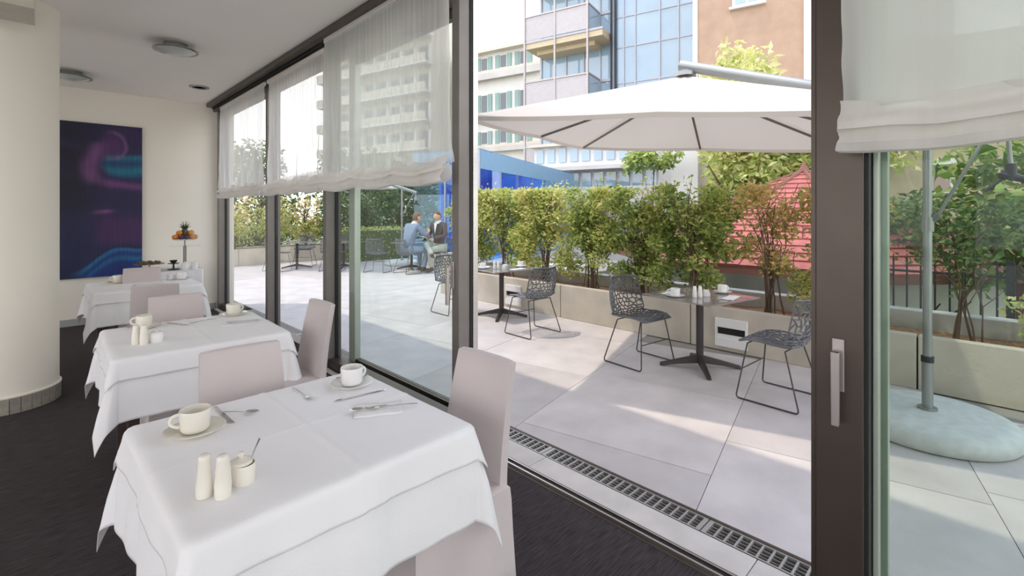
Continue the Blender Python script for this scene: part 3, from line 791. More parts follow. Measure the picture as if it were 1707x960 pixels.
w1 = 'on the table ' + N1; w2 = 'on the table ' + N2; w3_ = 'on the table ' + N3
cup_set(.372, 1.885, ZT, 2.75, 'near the shakers ' + w1, 'china', True, 3.6)
cup_set(.945, 1.925, ZT, .25, 'at the glass side ' + w1, 'china_w', True, 2.6)
for x, y, nm in ((.306, 1.448, 'salt'), (.340, 1.412, 'pepper')):
    tag(link('%s_shaker' % nm, SHAKER, None, (x, y, ZT)), 'cream ceramic shaker, one of a pair %s' % w1, 'shaker', 'shaker pair on the doorway table')
jar = thing('sugar_jar', 'cream ceramic jar with a spoon handle sticking out of its lid', 'jar', (.398, 1.447, ZT))
MB().lathe([(0, 0), (.027, 0), (.029, .003), (.030, .045), (.028, .052), (.026, .052), (.026, .03), (0, .03)], 28).build('jar_body', M['china'], jar, True)
MB().lathe([(.0285, .052), (.0275, .060), (.012, .066), (.006, .068), (.009, .076), (.006, .082), (0, .083)], 24, (-.004, .006, 0)).build('lid', M['china'], jar, True)
MB().tube([(.010, -.004, .04), (.026, -.012, .088), (.036, -.018, .115)], [.002, .0026, .0035], 6, flat=.6).build('spoon_handle', M['steel'], jar, True)
flat('table_knife', KNIFE, 'steel knife near the shakers %s' % w1, 'knife', .472, 2.075, ZT, -1.52)
tag(link('tablespoon', SPOON, None, (.475, 1.985, ZT + .004), (0, 0, -.75)), 'steel spoon crossing the knife %s' % w1, 'spoon', 'cutlery on the tables')
flat('table_fork', FORK, 'steel fork lying by itself %s' % w1, 'fork', .756, 2.07, ZT, -1.56)
flat('table_knife', KNIFE, 'steel knife before the glass-side cup %s' % w1, 'knife', 1.02, 1.775, ZT, 2.98)
def napkin(name, label, x, y, z, a, w, d, group='folded napkins', m='napkin'):
    t = MB()
    def f(u, v): return ((u - .5) * w, (v - .5) * d, .004 + .003 * math.sin(u * 7) * v + .0025 * noise.noise((u * 5 + x, v * 5, y)))
    t.grid(f, 14, 10)
    o = t.build(name, M[m], None, True, (x, y, z), (0, 0, a), solid=.003)
    return tag(o, label, 'napkin', group)
napkin('napkin', 'folded white napkin under a fork on the doorway table', .90, 1.62, ZT, -.5, .17, .12)
flat('table_fork', FORK, 'steel fork lying across the folded napkin %s' % w1, 'fork', 1.02, 1.545, ZT + .009, 2.62)
tag(link('tablespoon', SPOON, None, (.93, 1.615, ZT + .008), (0, 0, 2.8)), 'steel spoon resting on the folded napkin %s' % w1, 'spoon', 'cutlery on the tables')
# table 2
cup_set(.475, 3.80, ZT, 2.7, 'near the shakers ' + w2, 'china', True, 3.6)
cup_set(.985, 3.82, ZT, .3, 'at the glass side ' + w2, 'china', True, 2.6)
for x, y, nm in ((.383, 3.36, 'salt'), (.415, 3.33, 'pepper')):
    tag(link('%s_shaker' % nm, SHAKER, None, (x, y, ZT)), 'cream ceramic shaker, one of a pair %s' % w2, 'shaker', 'shaker pair on the middle table')
def sugar_bowl(label, x, y, z, m, s=1.0):
    t = thing('sugar_bowl', label, 'bowl', (x, y, z))
    MB().lathe([(0, 0), (.028 * s, 0), (.033 * s, .006), (.034 * s, .045 * s), (.032 * s, .05 * s)], 24).build('bowl_body', m, t, True)
    MB().lathe([(.034 * s, .05 * s), (.028 * s, .058 * s), (.006 * s, .062 * s), (.007 * s, .07 * s), (0, .072 * s)], 24).build('lid', m, t, True)
    return t
sugar_bowl('white lidded sugar bowl %s' % w2, .475, 3.345, ZT, M['china_w'])
flat('table_knife', KNIFE, 'steel knife lying at the painting side %s' % w2, 'knife', .60, 3.86, ZT, -1.1)
flat('table_fork', FORK, 'steel fork lying at the painting side %s' % w2, 'fork', .70, 3.72, ZT, .4)
napkin('napkin', 'folded white napkin with cutlery %s' % w2, .95, 3.52, ZT, -.35, .20, .13)
flat('table_fork', FORK, 'steel fork lying on the folded napkin %s' % w2, 'fork', 1.05, 3.46, ZT + .009, 2.75)
# table 3
cup_set(.58, 6.36, ZT, 2.7, 'beside the column side ' + w3_, 'china', False)
for x, y, nm in ((.51, 6.02, 'salt'),): pass
sugar_bowl('white lidded sugar bowl %s' % w3_, 1.02, 6.28, ZT, M['china_w'], 1.1)
cup_set(1.10, 6.22, ZT, .3, 'at the glass side ' + w3_, 'china_w', False)
napkin('napkin', 'white folded napkin %s' % w3_, .80, 6.02, ZT, .05, .26, .12)

# ------------------------------------------------------------------ buffet by the back wall
bf = thing('buffet_table', 'buffet table with a white cloth skirt by the back wall behind the far table', 'table', (1.21, 7.82, 0))
MB().box(-.36, .36, -.30, .30, .69, .72).build('table_top', M['white_wall'], bf, bevel=.004)
def bskirt(u, v):
    per = u * 2.64; L = [(-.36, -.30), (.36, -.30), (.36, .30), (-.36, .30), (-.36, -.30)]
    seg = [.72, .6, .72, .6]; k = 0
    while k < 3 and per > seg[k]: per -= seg[k]; k += 1
    f = min(1, per / seg[k]); x = L[k][0] + (L[k + 1][0] - L[k][0]) * f; y = L[k][1] + (L[k + 1][1] - L[k][1]) * f
    w = .012 * math.sin(u * 150) * v + .01; n_ = [(0, -1), (1, 0), (0, 1), (-1, 0)][k]
    return (x + n_[0] * w, y + n_[1] * w, .722 - v * .70)
MB().grid(bskirt, 160, 5).build('skirt', M['cloth'], bf, True)
fs = thing('fruit_stand', 'tall metal fruit stand with a glass tray and a top plate on the buffet', 'stand', (1.43, 7.86, .722))
MB().lathe([(.075, 0), (.075, .008), (.02, .018), (.014, .03)], 28).build('foot', M['steel'], fs, True)
MB().lathe([(.020, .02), (.020, .30), (.009, .31), (.009, .385)], 16).build('stem', M['lamp_metal'], fs, True)
MB().lathe([(0, .300), (.185, .300), (.187, .304), (.185, .308), (0, .308)], 40).build('glass_tray', M['glass_green'], fs, True)
MB().lathe([(0, .380), (.12, .383), (.150, .392), (.151, .396), (.12, .388), (0, .386)], 40).build('top_plate', M['china_w'], fs, True)
FZ = .722 + .389
fruit_m = {'orange': mat('orange_skin', (.75, .26, .03), .45, bump=.2, bscale=200), 'tangerine': mat('tangerine_skin', (.80, .34, .05), .45), 'plum': mat('plum_skin', (.06, .035, .09), .3), 'peach_fruit': mat('peach_skin', (.58, .22, .14), .5, c2=(.62, .38, .16), scale=14), 'apple': mat('apple_skin', (.50, .10, .07), .3, c2=(.55, .35, .12), scale=12)}
FX, FY = 1.43, 7.86
spots = [('orange', -.115, -.03, 0), ('plum', -.06, -.10, 0), ('plum', .0, -.115, 0), ('apple', .06, -.10, 0), ('peach_fruit', .115, -.03, 0), ('peach_fruit', .09, .07, 0), ('tangerine', -.07, .08, 0), ('plum', .02, -.045, 0),
         ('orange', -.07, -.03, .055), ('tangerine', .065, -.04, .055), ('apple', .08, .02, .06), ('tangerine', -.045, .03, .06)]
words = {0: 'orange at the rim of the fruit plate on the stand', 1: 'dark plum beside the orange on the fruit plate', 2: 'dark plum between another plum and the apple', 3: 'red apple beside the plums on the fruit plate', 4: 'blush peach at the rim of the fruit plate facing the window', 5: 'blush peach at the back of the fruit plate', 6: 'tangerine behind the orange on the fruit plate', 7: 'dark plum against the pineapple', 8: 'orange piled on top of other fruit on the stand', 9: 'tangerine piled beside the pineapple on the window side', 10: 'red apple piled on top of the peaches', 11: 'tangerine piled behind the pineapple'}
for i, (k, dx, dy, dz) in enumerate(spots):
    r = {'orange': .036, 'tangerine': .032, 'plum': .030, 'peach_fruit': .035, 'apple': .034}[k]
    nm = {'peach_fruit': 'peach'}.get(k, k)
    f = thing(nm, words[i], nm, (FX + dx, FY + dy, FZ + dz), RND.random() * 6, 'fruit on the stand')
    pr = [(0, r * .12)] + [(r * math.sin(PI * q / 12) * 1.04, r - r * math.cos(PI * q / 12) * .95) for q in range(1, 12)] + [(0, r * 1.86)]
    MB().lathe(pr, 18).build('flesh', fruit_m[k], f, True)
    MB().tube([(0, 0, r * 1.84), (.002, 0, r * 2.05)], .0025, 5).build('stalk', M['bark'], f)
pn = thing('pineapple', 'small pineapple with a spiky green crown among the fruit', 'pineapple', (FX + .005, FY + .03, FZ + .004))
pm = mat('pineapple_skin', (.20, .15, .06), .6, c2=(.08, .07, .03), scale=40, bump=.8, bscale=70)
MB().lathe([(0, 0), (.03, .004), (.046, .03), (.05, .07), (.045, .11), (.03, .135), (0, .14)], 20).build('flesh', pm, pn, True)
lm = mat('pineapple_leaf', (.07, .11, .05), .5, c2=(.04, .07, .035), scale=20)
for ring_, (cnt, L_, tilt, z0) in enumerate(((9, .085, .95, .13), (8, .10, .6, .135), (6, .115, .3, .138), (3, .12, .1, .14))):
    for k in range(cnt):
        a = 2 * PI * k / cnt + ring_ * .4; d = Vector((math.cos(a) * math.sin(tilt), math.sin(a) * math.sin(tilt), math.cos(tilt)))
        p0 = Vector((math.cos(a) * .012, math.sin(a) * .012, z0))
        MB().tube([p0, p0 + d * L_ * .5 + Vector((0, 0, .006)), p0 + d * L_], [.008, .007, .0008], 5, flat=.4).build('leaf', lm, pn, True)
ds = thing('cake_stand', 'low stand with a dish of dark pastries on the buffet beside the painting', 'stand', (1.03, 7.80, .722))
MB().lathe([(.05, 0), (.05, .006), (.012, .014), (.010, .075), (.03, .082), (.165, .086), (.168, .094), (.03, .09), (0, .09)], 32).build('stand_body', M['lamp_metal'], ds, True)
pastry_m = mat('pastry', (.22, .13, .06), .6, c2=(.08, .05, .03), scale=25)
for k in range(9):
    a = 2 * PI * k / 9
    o = MB().tube([(-.038, 0, .016), (-.02, 0, .019), (0, .004, .02), (.02, 0, .019), (.038, -.002, .016)], [.006, .014, .017, .014, .006], 8).build('pastry', pastry_m, None, True, (1.03 + math.cos(a) * .105, 7.80 + math.sin(a) * .105, .722 + .088), (0, 0, a + 1.2))
    tag(o, 'small brown pastry in the ring on the low buffet stand', 'pastry', 'pastries on the low stand')
bs = thing('small_stand', 'small black two-tier stand holding a dark bowl on the buffet', 'stand', (1.275, 7.70, .722))
MB().lathe([(.05, 0), (.07, .006), (.07, .012), (.012, .02), (.010, .075), (.065, .082), (.066, .088), (0, .086)], 24).build('stand_body', M['black'], bs, True)
bo = MB().lathe([(0, 0), (.02, 0), (.042, .03), (.044, .04), (.036, .03), (0, .008)], 24).build('dark_bowl', M['black'], None, True, (1.275, 7.70, .809)); tag(bo, 'dark little bowl standing on the small black stand', 'bowl')
pot = thing('milk_pot', 'white china pot with a lid beside the foot of the fruit stand', 'pot', (1.385, 7.60, .722))
MB().lathe([(0, 0), (.035, 0), (.045, .02), (.046, .06), (.036, .085), (.03, .09)], 24).build('pot_body', M['china_w'], pot, True)
MB().lathe([(.036, .088), (.03, .096), (.006, .10), (.008, .108), (0, .112)], 20).build('lid', M['china_w'], pot, True)
MB().tube([(-.04, 0, .03), (-.07, 0, .05), (-.085, 0, .085)], [.01, .008, .006], 8).build('spout', M['china_w'], pot, True)
jug = thing('milk_jug', 'white china jug beside the lidded pot on the buffet', 'jug', (1.49, 7.60, .722))
MB().lathe([(0, 0), (.032, 0), (.04, .02), (.036, .07), (.038, .10), (.035, .10), (.033, .06), (0, .01)], 24).build('jug_body', M['china_w'], jug, True)
MB().tube([(.035 + .025 * math.sin(PI * k / 8), 0, .055 + .028 * math.cos(PI * k / 8)) for k in range(9)], .004, 6).build('handle', M['china_w'], jug, True)

# ------------------------------------------------------------------ painting
pt = thing('painting', 'large unframed abstract canvas in navy, purple and turquoise swirls on the back wall', 'painting', (.60, 8.5, 1.645))
W_, H_ = .87, 2.05
def warp(x, y): 
    return x + .10 * noise.noise((x * 2.5, y * 2.5, 1.3)) + .03 * noise.noise((x * 7, y * 7, 4)), y + .10 * noise.noise((x * 2.2, y * 2.2, 8.1)) + .03 * noise.noise((x * 6, y * 6, 9))
def mix(a, b, t): t = max(0, min(1, t)); return tuple(p + (q - p) * t for p, q in zip(a, b))
def sm(e0, e1, x): t = max(0, min(1, (x - e0) / (e1 - e0))); return t * t * (3 - 2 * t)
def paint(u, v):        # u across 0..1, v down 0..1
    x, y = warp(u, v * 2.2); y /= 2.2
    xs_, ys_ = u + (x - u) * .35, v + (y - v) * .35
    c = mix((.010, .010, .030), (.022, .016, .070), sm(.15, .6, u))
    c = mix(c, (.010, .016, .075), sm(.45, .7, y) * .9)
    st = noise.noise((x * 1.2, y * 11, 2)); c = mix(c, (.045, .018, .10), max(0, st) * .9)
    pur = sm(.3, .6, xs_) * sm(.56, .66, ys_) * (1 - sm(.76, .82, ys_)); c = mix(c, (.075, .022, .11), pur * .8)
    tq = sm(.50, .64, xs_ + .05 * math.sin(ys_ * 30)) * sm(.175, .215, ys_) * (1 - sm(.335, .365, ys_))
    tc_ = mix((.003, .06, .16), (.012, .17, .26), .5 + .5 * math.sin(ys_ * 62 + xs_ * 2)); c = mix(c, tc_, tq)
    plume = math.exp(-((xs_ - (.43 + .06 * math.sin(ys_ * 16))) / .10) ** 2) * sm(.09, .15, ys_) * (1 - sm(.34, .42, ys_)); c = mix(c, (.24, .085, .27), plume * .75)
    rg = math.hypot((xs_ - .62) / .17, (ys_ - .135) / .095); c = mix(c, (.10, .03, .14), math.exp(-(rg / .8) ** 4) * .8); c = mix(c, (.27, .11, .30), math.exp(-((rg - .95) / .13) ** 2) * .55 * sm(.5, .7, xs_))
    band_ = math.exp(-((ys_ - (.385 + .05 * (xs_ - .5))) / .024) ** 2) * sm(.42, .6, xs_); c = mix(c, (.20, .065, .24), band_ * .8)
    spot = math.exp(-((ys_ - .575) / .014) ** 2) * math.exp(-((xs_ - .52) / .10) ** 2); c = mix(c, (.30, .10, .30), spot * .7)
    wy = .955 - .135 * sm(.15, .75, xs_) + .006 * math.sin(xs_ * 8)
    band = sm(wy - .010, wy + .006, ys_) * sm(.08, .4, xs_)
    ripple = .5 + .5 * math.sin((ys_ - wy) * 95 + xs_ * 2)
    c = mix(c, mix((.008, .035, .20), (.010, .15, .34), ripple * (1 - sm(.03, .13, ys_ - wy))), band)
    g = .88 + .24 * noise.noise((u * 40, v * 6, 3)); return tuple(max(0, q * g) for q in c)
nu, nv = 90, 200
cm = MB().grid(lambda u, v: ((u - .5) * W_, -.045, (.5 - v) * H_), nu, nv)
me = cm.mesh('canvas_front', None)
ca = me.color_attributes.new('paint', 'FLOAT_COLOR', 'POINT')
cols = [(*paint(i / (nu - 1), j / (nv - 1)), 1.0) for j in range(nv) for i in range(nu)]
ca.data.foreach_set('color', np.array(cols, np.float32).ravel())
m_, nt_, out_ = new_mat('paint_on_canvas')
at_ = nt_.nodes.new('ShaderNodeAttribute'); at_.attribute_name = 'paint'; pb_ = nt_.nodes.new('ShaderNodeBsdfPrincipled'); pb_.inputs['Roughness'].default_value = .55
nt_.links.new(at_.outputs['Color'], pb_.inputs['Base Color']); nt_.links.new(pb_.outputs[0], out_.inputs[0])
me.materials.append(m_)
link('canvas_front', me, pt)
MB().box(-W_ / 2, W_ / 2, -.044, -.002, -H_ / 2, H_ / 2).build('canvas_edge', mat('canvas_side', (.05, .045, .10), .8), pt)

# ------------------------------------------------------------------ ceiling lamps
def ceiling_lamp(label, x, y):
    t = thing('ceiling_lamp', label, 'lamp', (x, y, HC), 0, 'saucer-shaped ceiling lamps')
    MB().lathe([(.10, 0), (.10, -.025), (.125, -.035), (.125, -.045)], 32).build('mount', M['lamp_metal'], t, True)
    MB().lathe([(.11, -.042), (.17, -.052), (.187, -.060), (.187, -.068), (.175, -.066), (.10, -.05)], 40).build('rim', M['lamp_metal'], t, True)
    MB().lathe([(0, -.108), (.06, -.104), (.12, -.09), (.165, -.068), (.10, -.06), (0, -.058)], 40).build('diffuser', M['lamp_glass'], t, True)
    return t
ceiling_lamp('saucer-shaped ceiling lamp over the middle of the room', .945, 5.60)
ceiling_lamp('saucer-shaped ceiling lamp beside the round column near the painting', .27, 7.55)
dl = thing('recessed_spot', 'small flat recessed ceiling spot near the window track', 'lamp', (1.49, 7.32, HC))
MB().lathe([(.07, -.001), (.115, -.001), (.112, -.010), (.08, -.014), (.07, -.006)], 32).build('trim_ring', M['lamp_metal'], dl, True)
MB().lathe([(0, -.006), (.075, -.006), (.075, -.001)], 32).build('lens', mat('spot_lens', (.36, .32, .27), .4), dl, True)

# ------------------------------------------------------------------ sheer roman blinds
def sm(e0, e1, x): t = max(0, min(1, (x - e0) / (e1 - e0))); return t * t * (3 - 2 * t)
def blind(label, y0, y1, zb, x=1.885, ztop=3.06, sag=.02, scal=.6, seed=0, dense=False):
    t = thing('roman_blind', label, 'blind', (x, (y0 + y1) / 2, 0), 0, 'sheer linen blinds')
    w = y1 - y0
    def sc_(y): return sag * abs(math.sin(PI * (y + w / 2) / scal))
    def main(u, v):
        y = (u - .5) * w; z = ztop - v * (ztop - (zb + .13 + sc_(y) * .0))
        a = (.004 + .018 * v ** 2) * (1 + 1.2 * sm(.36, .5, abs(u - .5)))
        xx = a * math.sin(y * 23 + seed) + a * .8 * noise.noise((y * 9, z * 2.2, seed)) + .014 * v ** 3 * noise.noise((y * 14, z * 9, seed + 3))
        edge = .010 * noise.noise((z * 7, seed, 2)) * (1 if abs(u - .5) > .47 else 0) * v
        return (xx, y + edge, z)
    o = MB().grid(main, 110, 60).build('fabric', M['blind_dense' if dense else 'blind'], t, True)
    prof = [(.0, .17), (-.018, .125), (-.045, .10), (-.05, .075), (-.022, .095), (-.012, .085), (-.046, .055), (-.062, .030), (-.045, .004), (-.012, .0), (.020, .022), (.030, .06), (.022, .10), (.004, .125)]
    def fold(u, v):
        y = (u - .5) * w; k = v * (len(prof) - 1); i = min(int(k), len(prof) - 2); f = k - i
        px = prof[i][0] + (prof[i + 1][0] - prof[i][0]) * f; pz = prof[i][1] + (prof[i + 1][1] - prof[i][1]) * f
        r = 1 + .22 * noise.noise((y * 5, v * 3, seed))
        yy = y + (.012 * noise.noise((v * 9, seed, 7)) if abs(u - .5) > .48 else 0)
        return (px * r + .006 * math.sin(y * 31 + v * 6), yy, zb + pz * (1 + .12 * noise.noise((y * 7, v * 2, seed + 5))) - sc_(y) * .55 + .02 * noise.noise((y * 2.2, 0, seed)))
    MB().grid(fold, 120, 40).build('gathered_hem', M['blind_fold'], t, True)
    box('top_batten', M['blind_fold'], -.012, .012, -w / 2, w / 2, ztop - .03, ztop + .01, t)
    return t
blind('white sheer roman blind in the corner by the back wall', 6.03, 7.95, 1.69, ztop=3.0, seed=1)
blind('white sheer roman blind between two dark window posts', 4.37, 5.93, 1.685, ztop=3.0, seed=2)
blind('wide white sheer roman blind with crumpled side beside the open doorway', 2.47, 4.32, 1.69, x=1.86, seed=3, sag=.035, scal=.62)
blind('dense linen roman blind over the glazed panel beside the broad bronze stile', -1.6, .365, 1.70, x=1.875, seed=5, sag=.045, scal=.5, dense=True)
bl4 = [o for o in bpy.data.objects if o.name.startswith('roman_blind')][-1]

# ------------------------------------------------------------------ terrace chairs and tables
def shell_mesh():
    path = [(.235, .452), (.18, .462), (.08, .452), (-.03, .440), (-.12, .440), (-.175, .462), (-.212, .52), (-.235, .60), (-.252, .70), (-.268, .80), (-.272, .825)]
    wd = [.40, .455, .475, .48, .48, .485, .49, .485, .465, .43, .38]
    def S(u, v):
        k = v * (len(path) - 1); i = min(int(k), len(path) - 2); f = k - i
        y = path[i][0] + (path[i + 1][0] - path[i][0]) * f; z = path[i][1] + (path[i + 1][1] - path[i][1]) * f; w = wd[i] + (wd[i + 1] - wd[i]) * f
        bk = sm(.4, .6, v)
        return Vector((u * w / 2, y + bk * .085 * u * u, z + (1 - bk) * .035 * u * u * sm(0, .25, v)))
    rr = random.Random(3); V = {}; vl = []; F = []
    NU, NV = 10, 21
    def key(u, v):
        u = max(-1, min(1, u)); v = max(0, min(1, v)); k = (round(u, 3), round(v, 3))
        if k not in V:
            V[k] = len(vl)
            ju = 0 if abs(u) > .995 else rr.uniform(-.06, .06); jv = 0 if v in (0, 1) else rr.uniform(-.016, .016)
            vl.append(S(max(-1, min(1, u + ju)), max(0, min(1, v + jv))))
        return V[k]
    du = 2 / NU; dv = 1 / NV
    for r in range(NV + 1):
        for c in range(NU + 1):
            cu = -1 + du * (c + (.5 if r % 2 else 0)); cvv = dv * r
            hexp = [(cu, cvv - dv * .667), (cu + du / 2, cvv - dv / 3), (cu + du / 2, cvv + dv / 3), (cu, cvv + dv * .667), (cu - du / 2, cvv + dv / 3), (cu - du / 2, cvv - dv / 3)]
            ids = []
            for p in hexp:
                i = key(*p)
                if i not in ids: ids.append(i)
            if len(ids) >= 3: F.append(tuple(ids))
    me = bpy.data.meshes.new('lattice'); me.from_pydata([tuple(p) for p in vl], [], F)
    bm = bmesh.new(); bm.from_mesh(me)
    bmesh.ops.dissolve_degenerate(bm, edges=bm.edges, dist=.004)
    bad = [f for f in bm.faces if f.calc_area() < 2e-5]
    bmesh.ops.delete(bm, geom=bad, context='FACES_ONLY'); bmesh.ops.recalc_face_normals(bm, faces=bm.faces); bm.to_mesh(me); bm.free()
    o = bpy.data.objects.new('tmp', me); col.objects.link(o)
    w = o.modifiers.new('w', 'WIREFRAME'); w.thickness = .0165; w.use_boundary = True; w.use_even_offset = False
    dg = bpy.context.evaluated_depsgraph_get()
    res = bpy.data.meshes.new_from_object(o.evaluated_get(dg)); bpy.data.objects.remove(o); res.name = 'lattice_shell'
    res.materials.clear(); res.materials.append(M['shell'])
    return res
LATT = shell_mesh()
def rounded(pts, r=.03, n=4):
    out = [Vector(pts[0])]
    for a, b, c in zip(pts, pts[1:], pts[2:]):
        a, b, c = Vector(a), Vector(b), Vector(c); p = b + (a - b).normalized() * r; q = b + (c - b).normalized() * r
        for k in range(n + 1):
            t = k / n; out.append(p.lerp(b, t).lerp(b.lerp(q, t), t))
    out.append(Vector(pts[-1])); return out
def runner(s):
    return MB().tube(rounded([(s * .185, .175, .440), (s * .262, .235, .008), (s * .262, -.225, .008), (s * .19, -.105, .430)]), .0062, 8).mesh('runner', M['wire'], True)
RUN = [runner(1), runner(-1)]
STR = MB().tube([(-.222, .204, .235), (.222, .204, .235)], .005, 8).mesh('stretcher', M['wire'], True)
RAIL = [MB().tube([(-.187, .175, .438), (.187, .175, .438)], .0055, 8).mesh('seat_rail', M['wire'], True), MB().tube([(-.19, -.105, .428), (.19, -.105, .428)], .0055, 8).mesh('seat_rail', M['wire'], True)]
def lattice_chair(label, x, y, a):
    t = thing('lattice_chair', label, 'chair', (x, y, 0), a, 'lattice terrace chairs')
    link('lattice_shell', LATT, t); link('runner', RUN[0], t); link('runner', RUN[1], t); link('stretcher', STR, t); link('seat_rail', RAIL[0], t); link('seat_rail', RAIL[1], t)
    return t
def terrace_table(label, x, y, a, h=.69, size=.76, turn=PI / 4):
    t = thing('terrace_table', label, 'table', (x, y, 0), a, 'square terrace tables')
    MB().box(-size / 2, size / 2, -size / 2, size / 2, h - .012, h).build('table_top', M['tabletop'], t, bevel=.003)
    MB().box(-.20, .20, -.20, .20, h - .022, h - .012).build('top_plate', M['tablebase'], t)
    MB().lathe([(.034, .075), (.034, h - .02)], 20).build('pedestal', M['tablebase'], t, True)
    for k in range(4):
        b = turn + k * PI / 2; d = Vector((math.cos(b), math.sin(b), 0)); s = Vector((-d.y, d.x, 0))
        vs = []
        for rr_, z0, z1, w in ((.02, .045, .115, .028), (.20, .028, .072, .024), (.37, .0, .030, .02)):
            c = d * rr_
            vs += [c - s * w + Vector((0, 0, z0)), c + s * w + Vector((0, 0, z0)), c + s * w * .8 + Vector((0, 0, z1)), c - s * w * .8 + Vector((0, 0, z1))]
        fs = [(3, 2, 1, 0), (8, 9, 10, 11)] + [(i * 4 + k_, i * 4 + (k_ + 1) % 4, (i + 1) * 4 + (k_ + 1) % 4, (i + 1) * 4 + k_) for i in range(2) for k_ in range(4)]
        MB().add(vs, fs).build('foot', M['tablebase'], t, bevel=.004)
    return t
TA = (4.53, 2.02); TB = (4.70, 4.98)
terrace_table('square terrace table before the wall light, set with two cups', TA[0], TA[1], -.20, turn=PI / 4 + .05)
terrace_table('square terrace table set for coffee behind the slim bronze doorway post', TB[0], TB[1], -.15, turn=PI / 4)
lattice_chair('grey lattice chair on the hedge side of the bud vase table, fully in view', 4.27, 2.53, PI - .12)
lattice_chair('grey lattice chair half behind the broad bronze stile, back to the parasol base', 4.24, 1.235, -.06)
lattice_chair('grey lattice chair between the two terrace tables, facing away from the parasol base', 4.34, 4.03, -.03)
lattice_chair('grey lattice chair half behind the slim bronze post at the far side of its table', 4.42, 5.72, PI - .03)
ZO = .6905
def outdoor_set(T, where):
    x, y = T
    cup_set(x - .24, y + .13, ZO, 1.9, 'on the doorway side of the table %s' % where, 'china_w', False)
    cup_set(x + .29, y - .10, ZO, -.5, 'on the hedge side of the table %s' % where, 'china_w', False)
    for dx, dy in ((-.155, -.02), (-.115, -.055)): tag(link('ceramic_shaker', SHAKER_W, None, (x + dx, y + dy, ZO)), 'white ceramic shaker, one of two on the terrace table %s' % where, 'shaker', 'shakers on the terrace table %s' % where)
    t = thing('sachet_holder', 'white holder of sugar sachets on the terrace table %s' % where, 'holder', (x + .01, y - .06, ZO), .5)
    MB().box(-.05, .05, -.03, .03, 0, .006).box(-.05, .05, -.03, -.026, .006, .042).box(-.05, .05, .026, .03, .006, .042).box(-.05, -.046, -.026, .026, .006, .042).box(.046, .05, -.026, .026, .006, .042).build('holder_body', M['china_w'], t, bevel=.002)
    for k in range(6): MB().box(-.040 + k * .015, -.034 + k * .015, -.022, .022, .0, .055).build('sachet', M['napkin'], t)
    napkin('napkin', 'folded napkin beside a cup on the terrace table %s' % where, x - .11, y + .25, ZO, .2, .20, .11, 'terrace napkins')
    napkin('napkin', 'folded napkin alone on the terrace table %s' % where, x + .06, y - .27, ZO, .1, .26, .10, 'terrace napkins')
    flat('table_knife', KNIFE, 'steel knife on the terrace table %s' % where, 'knife', x - .22, y - .24, ZO, .1, 'terrace cutlery')
outdoor_set(TA, 'before the wall light')
outdoor_set(TB, 'behind the bronze post')
# glass with a dark flower sprig
vs_ = thing('bud_vase', 'slim glass bud vase with a dark sprig on the terrace table', 'vase', (4.66, 2.16, ZO))
MB().lathe([(0, 0), (.02, 0), (.022, .01), (.015, .06), (.011, .09), (.013, .10)], 20).build('vase_body', M['glass_green'], vs_, True)
MB().tube([(0, 0, .01), (.004, .0, .12), (.02, -.02, .2)], .0018, 5).tube([(.004, 0, .12), (-.02, .02, .19)], .0014, 5).build('sprig', M['bark'], vs_)

# ------------------------------------------------------------------ seated people
def skin_mesh(name, verts, edges, radii, material, sub=2, root=0):
    me = bpy.data.meshes.new(name); me.from_pydata(verts, edges, [])
    o = bpy.data.objects.new('tmp_skin', me); col.objects.link(o)
    s = o.modifiers.new('skin', 'SKIN'); s.use_smooth_shade = True
    ld = me.skin_vertices[0].data
    for i, r in enumerate(radii):
        ld[i].radius = r if isinstance(r, tuple) else (r, r); ld[i].use_root = (i == root)
    m = o.modifiers.new('sub', 'SUBSURF'); m.levels = sub; m.render_levels = sub
    dg = bpy.context.evaluated_depsgraph_get()
    res = bpy.data.meshes.new_from_object(o.evaluated_get(dg)); bpy.data.objects.remove(o)
    res.name = name; res.materials.clear(); res.materials.append(material)
    res.polygons.foreach_set('use_smooth', [True] * len(res.polygons)); res.update()
    return res

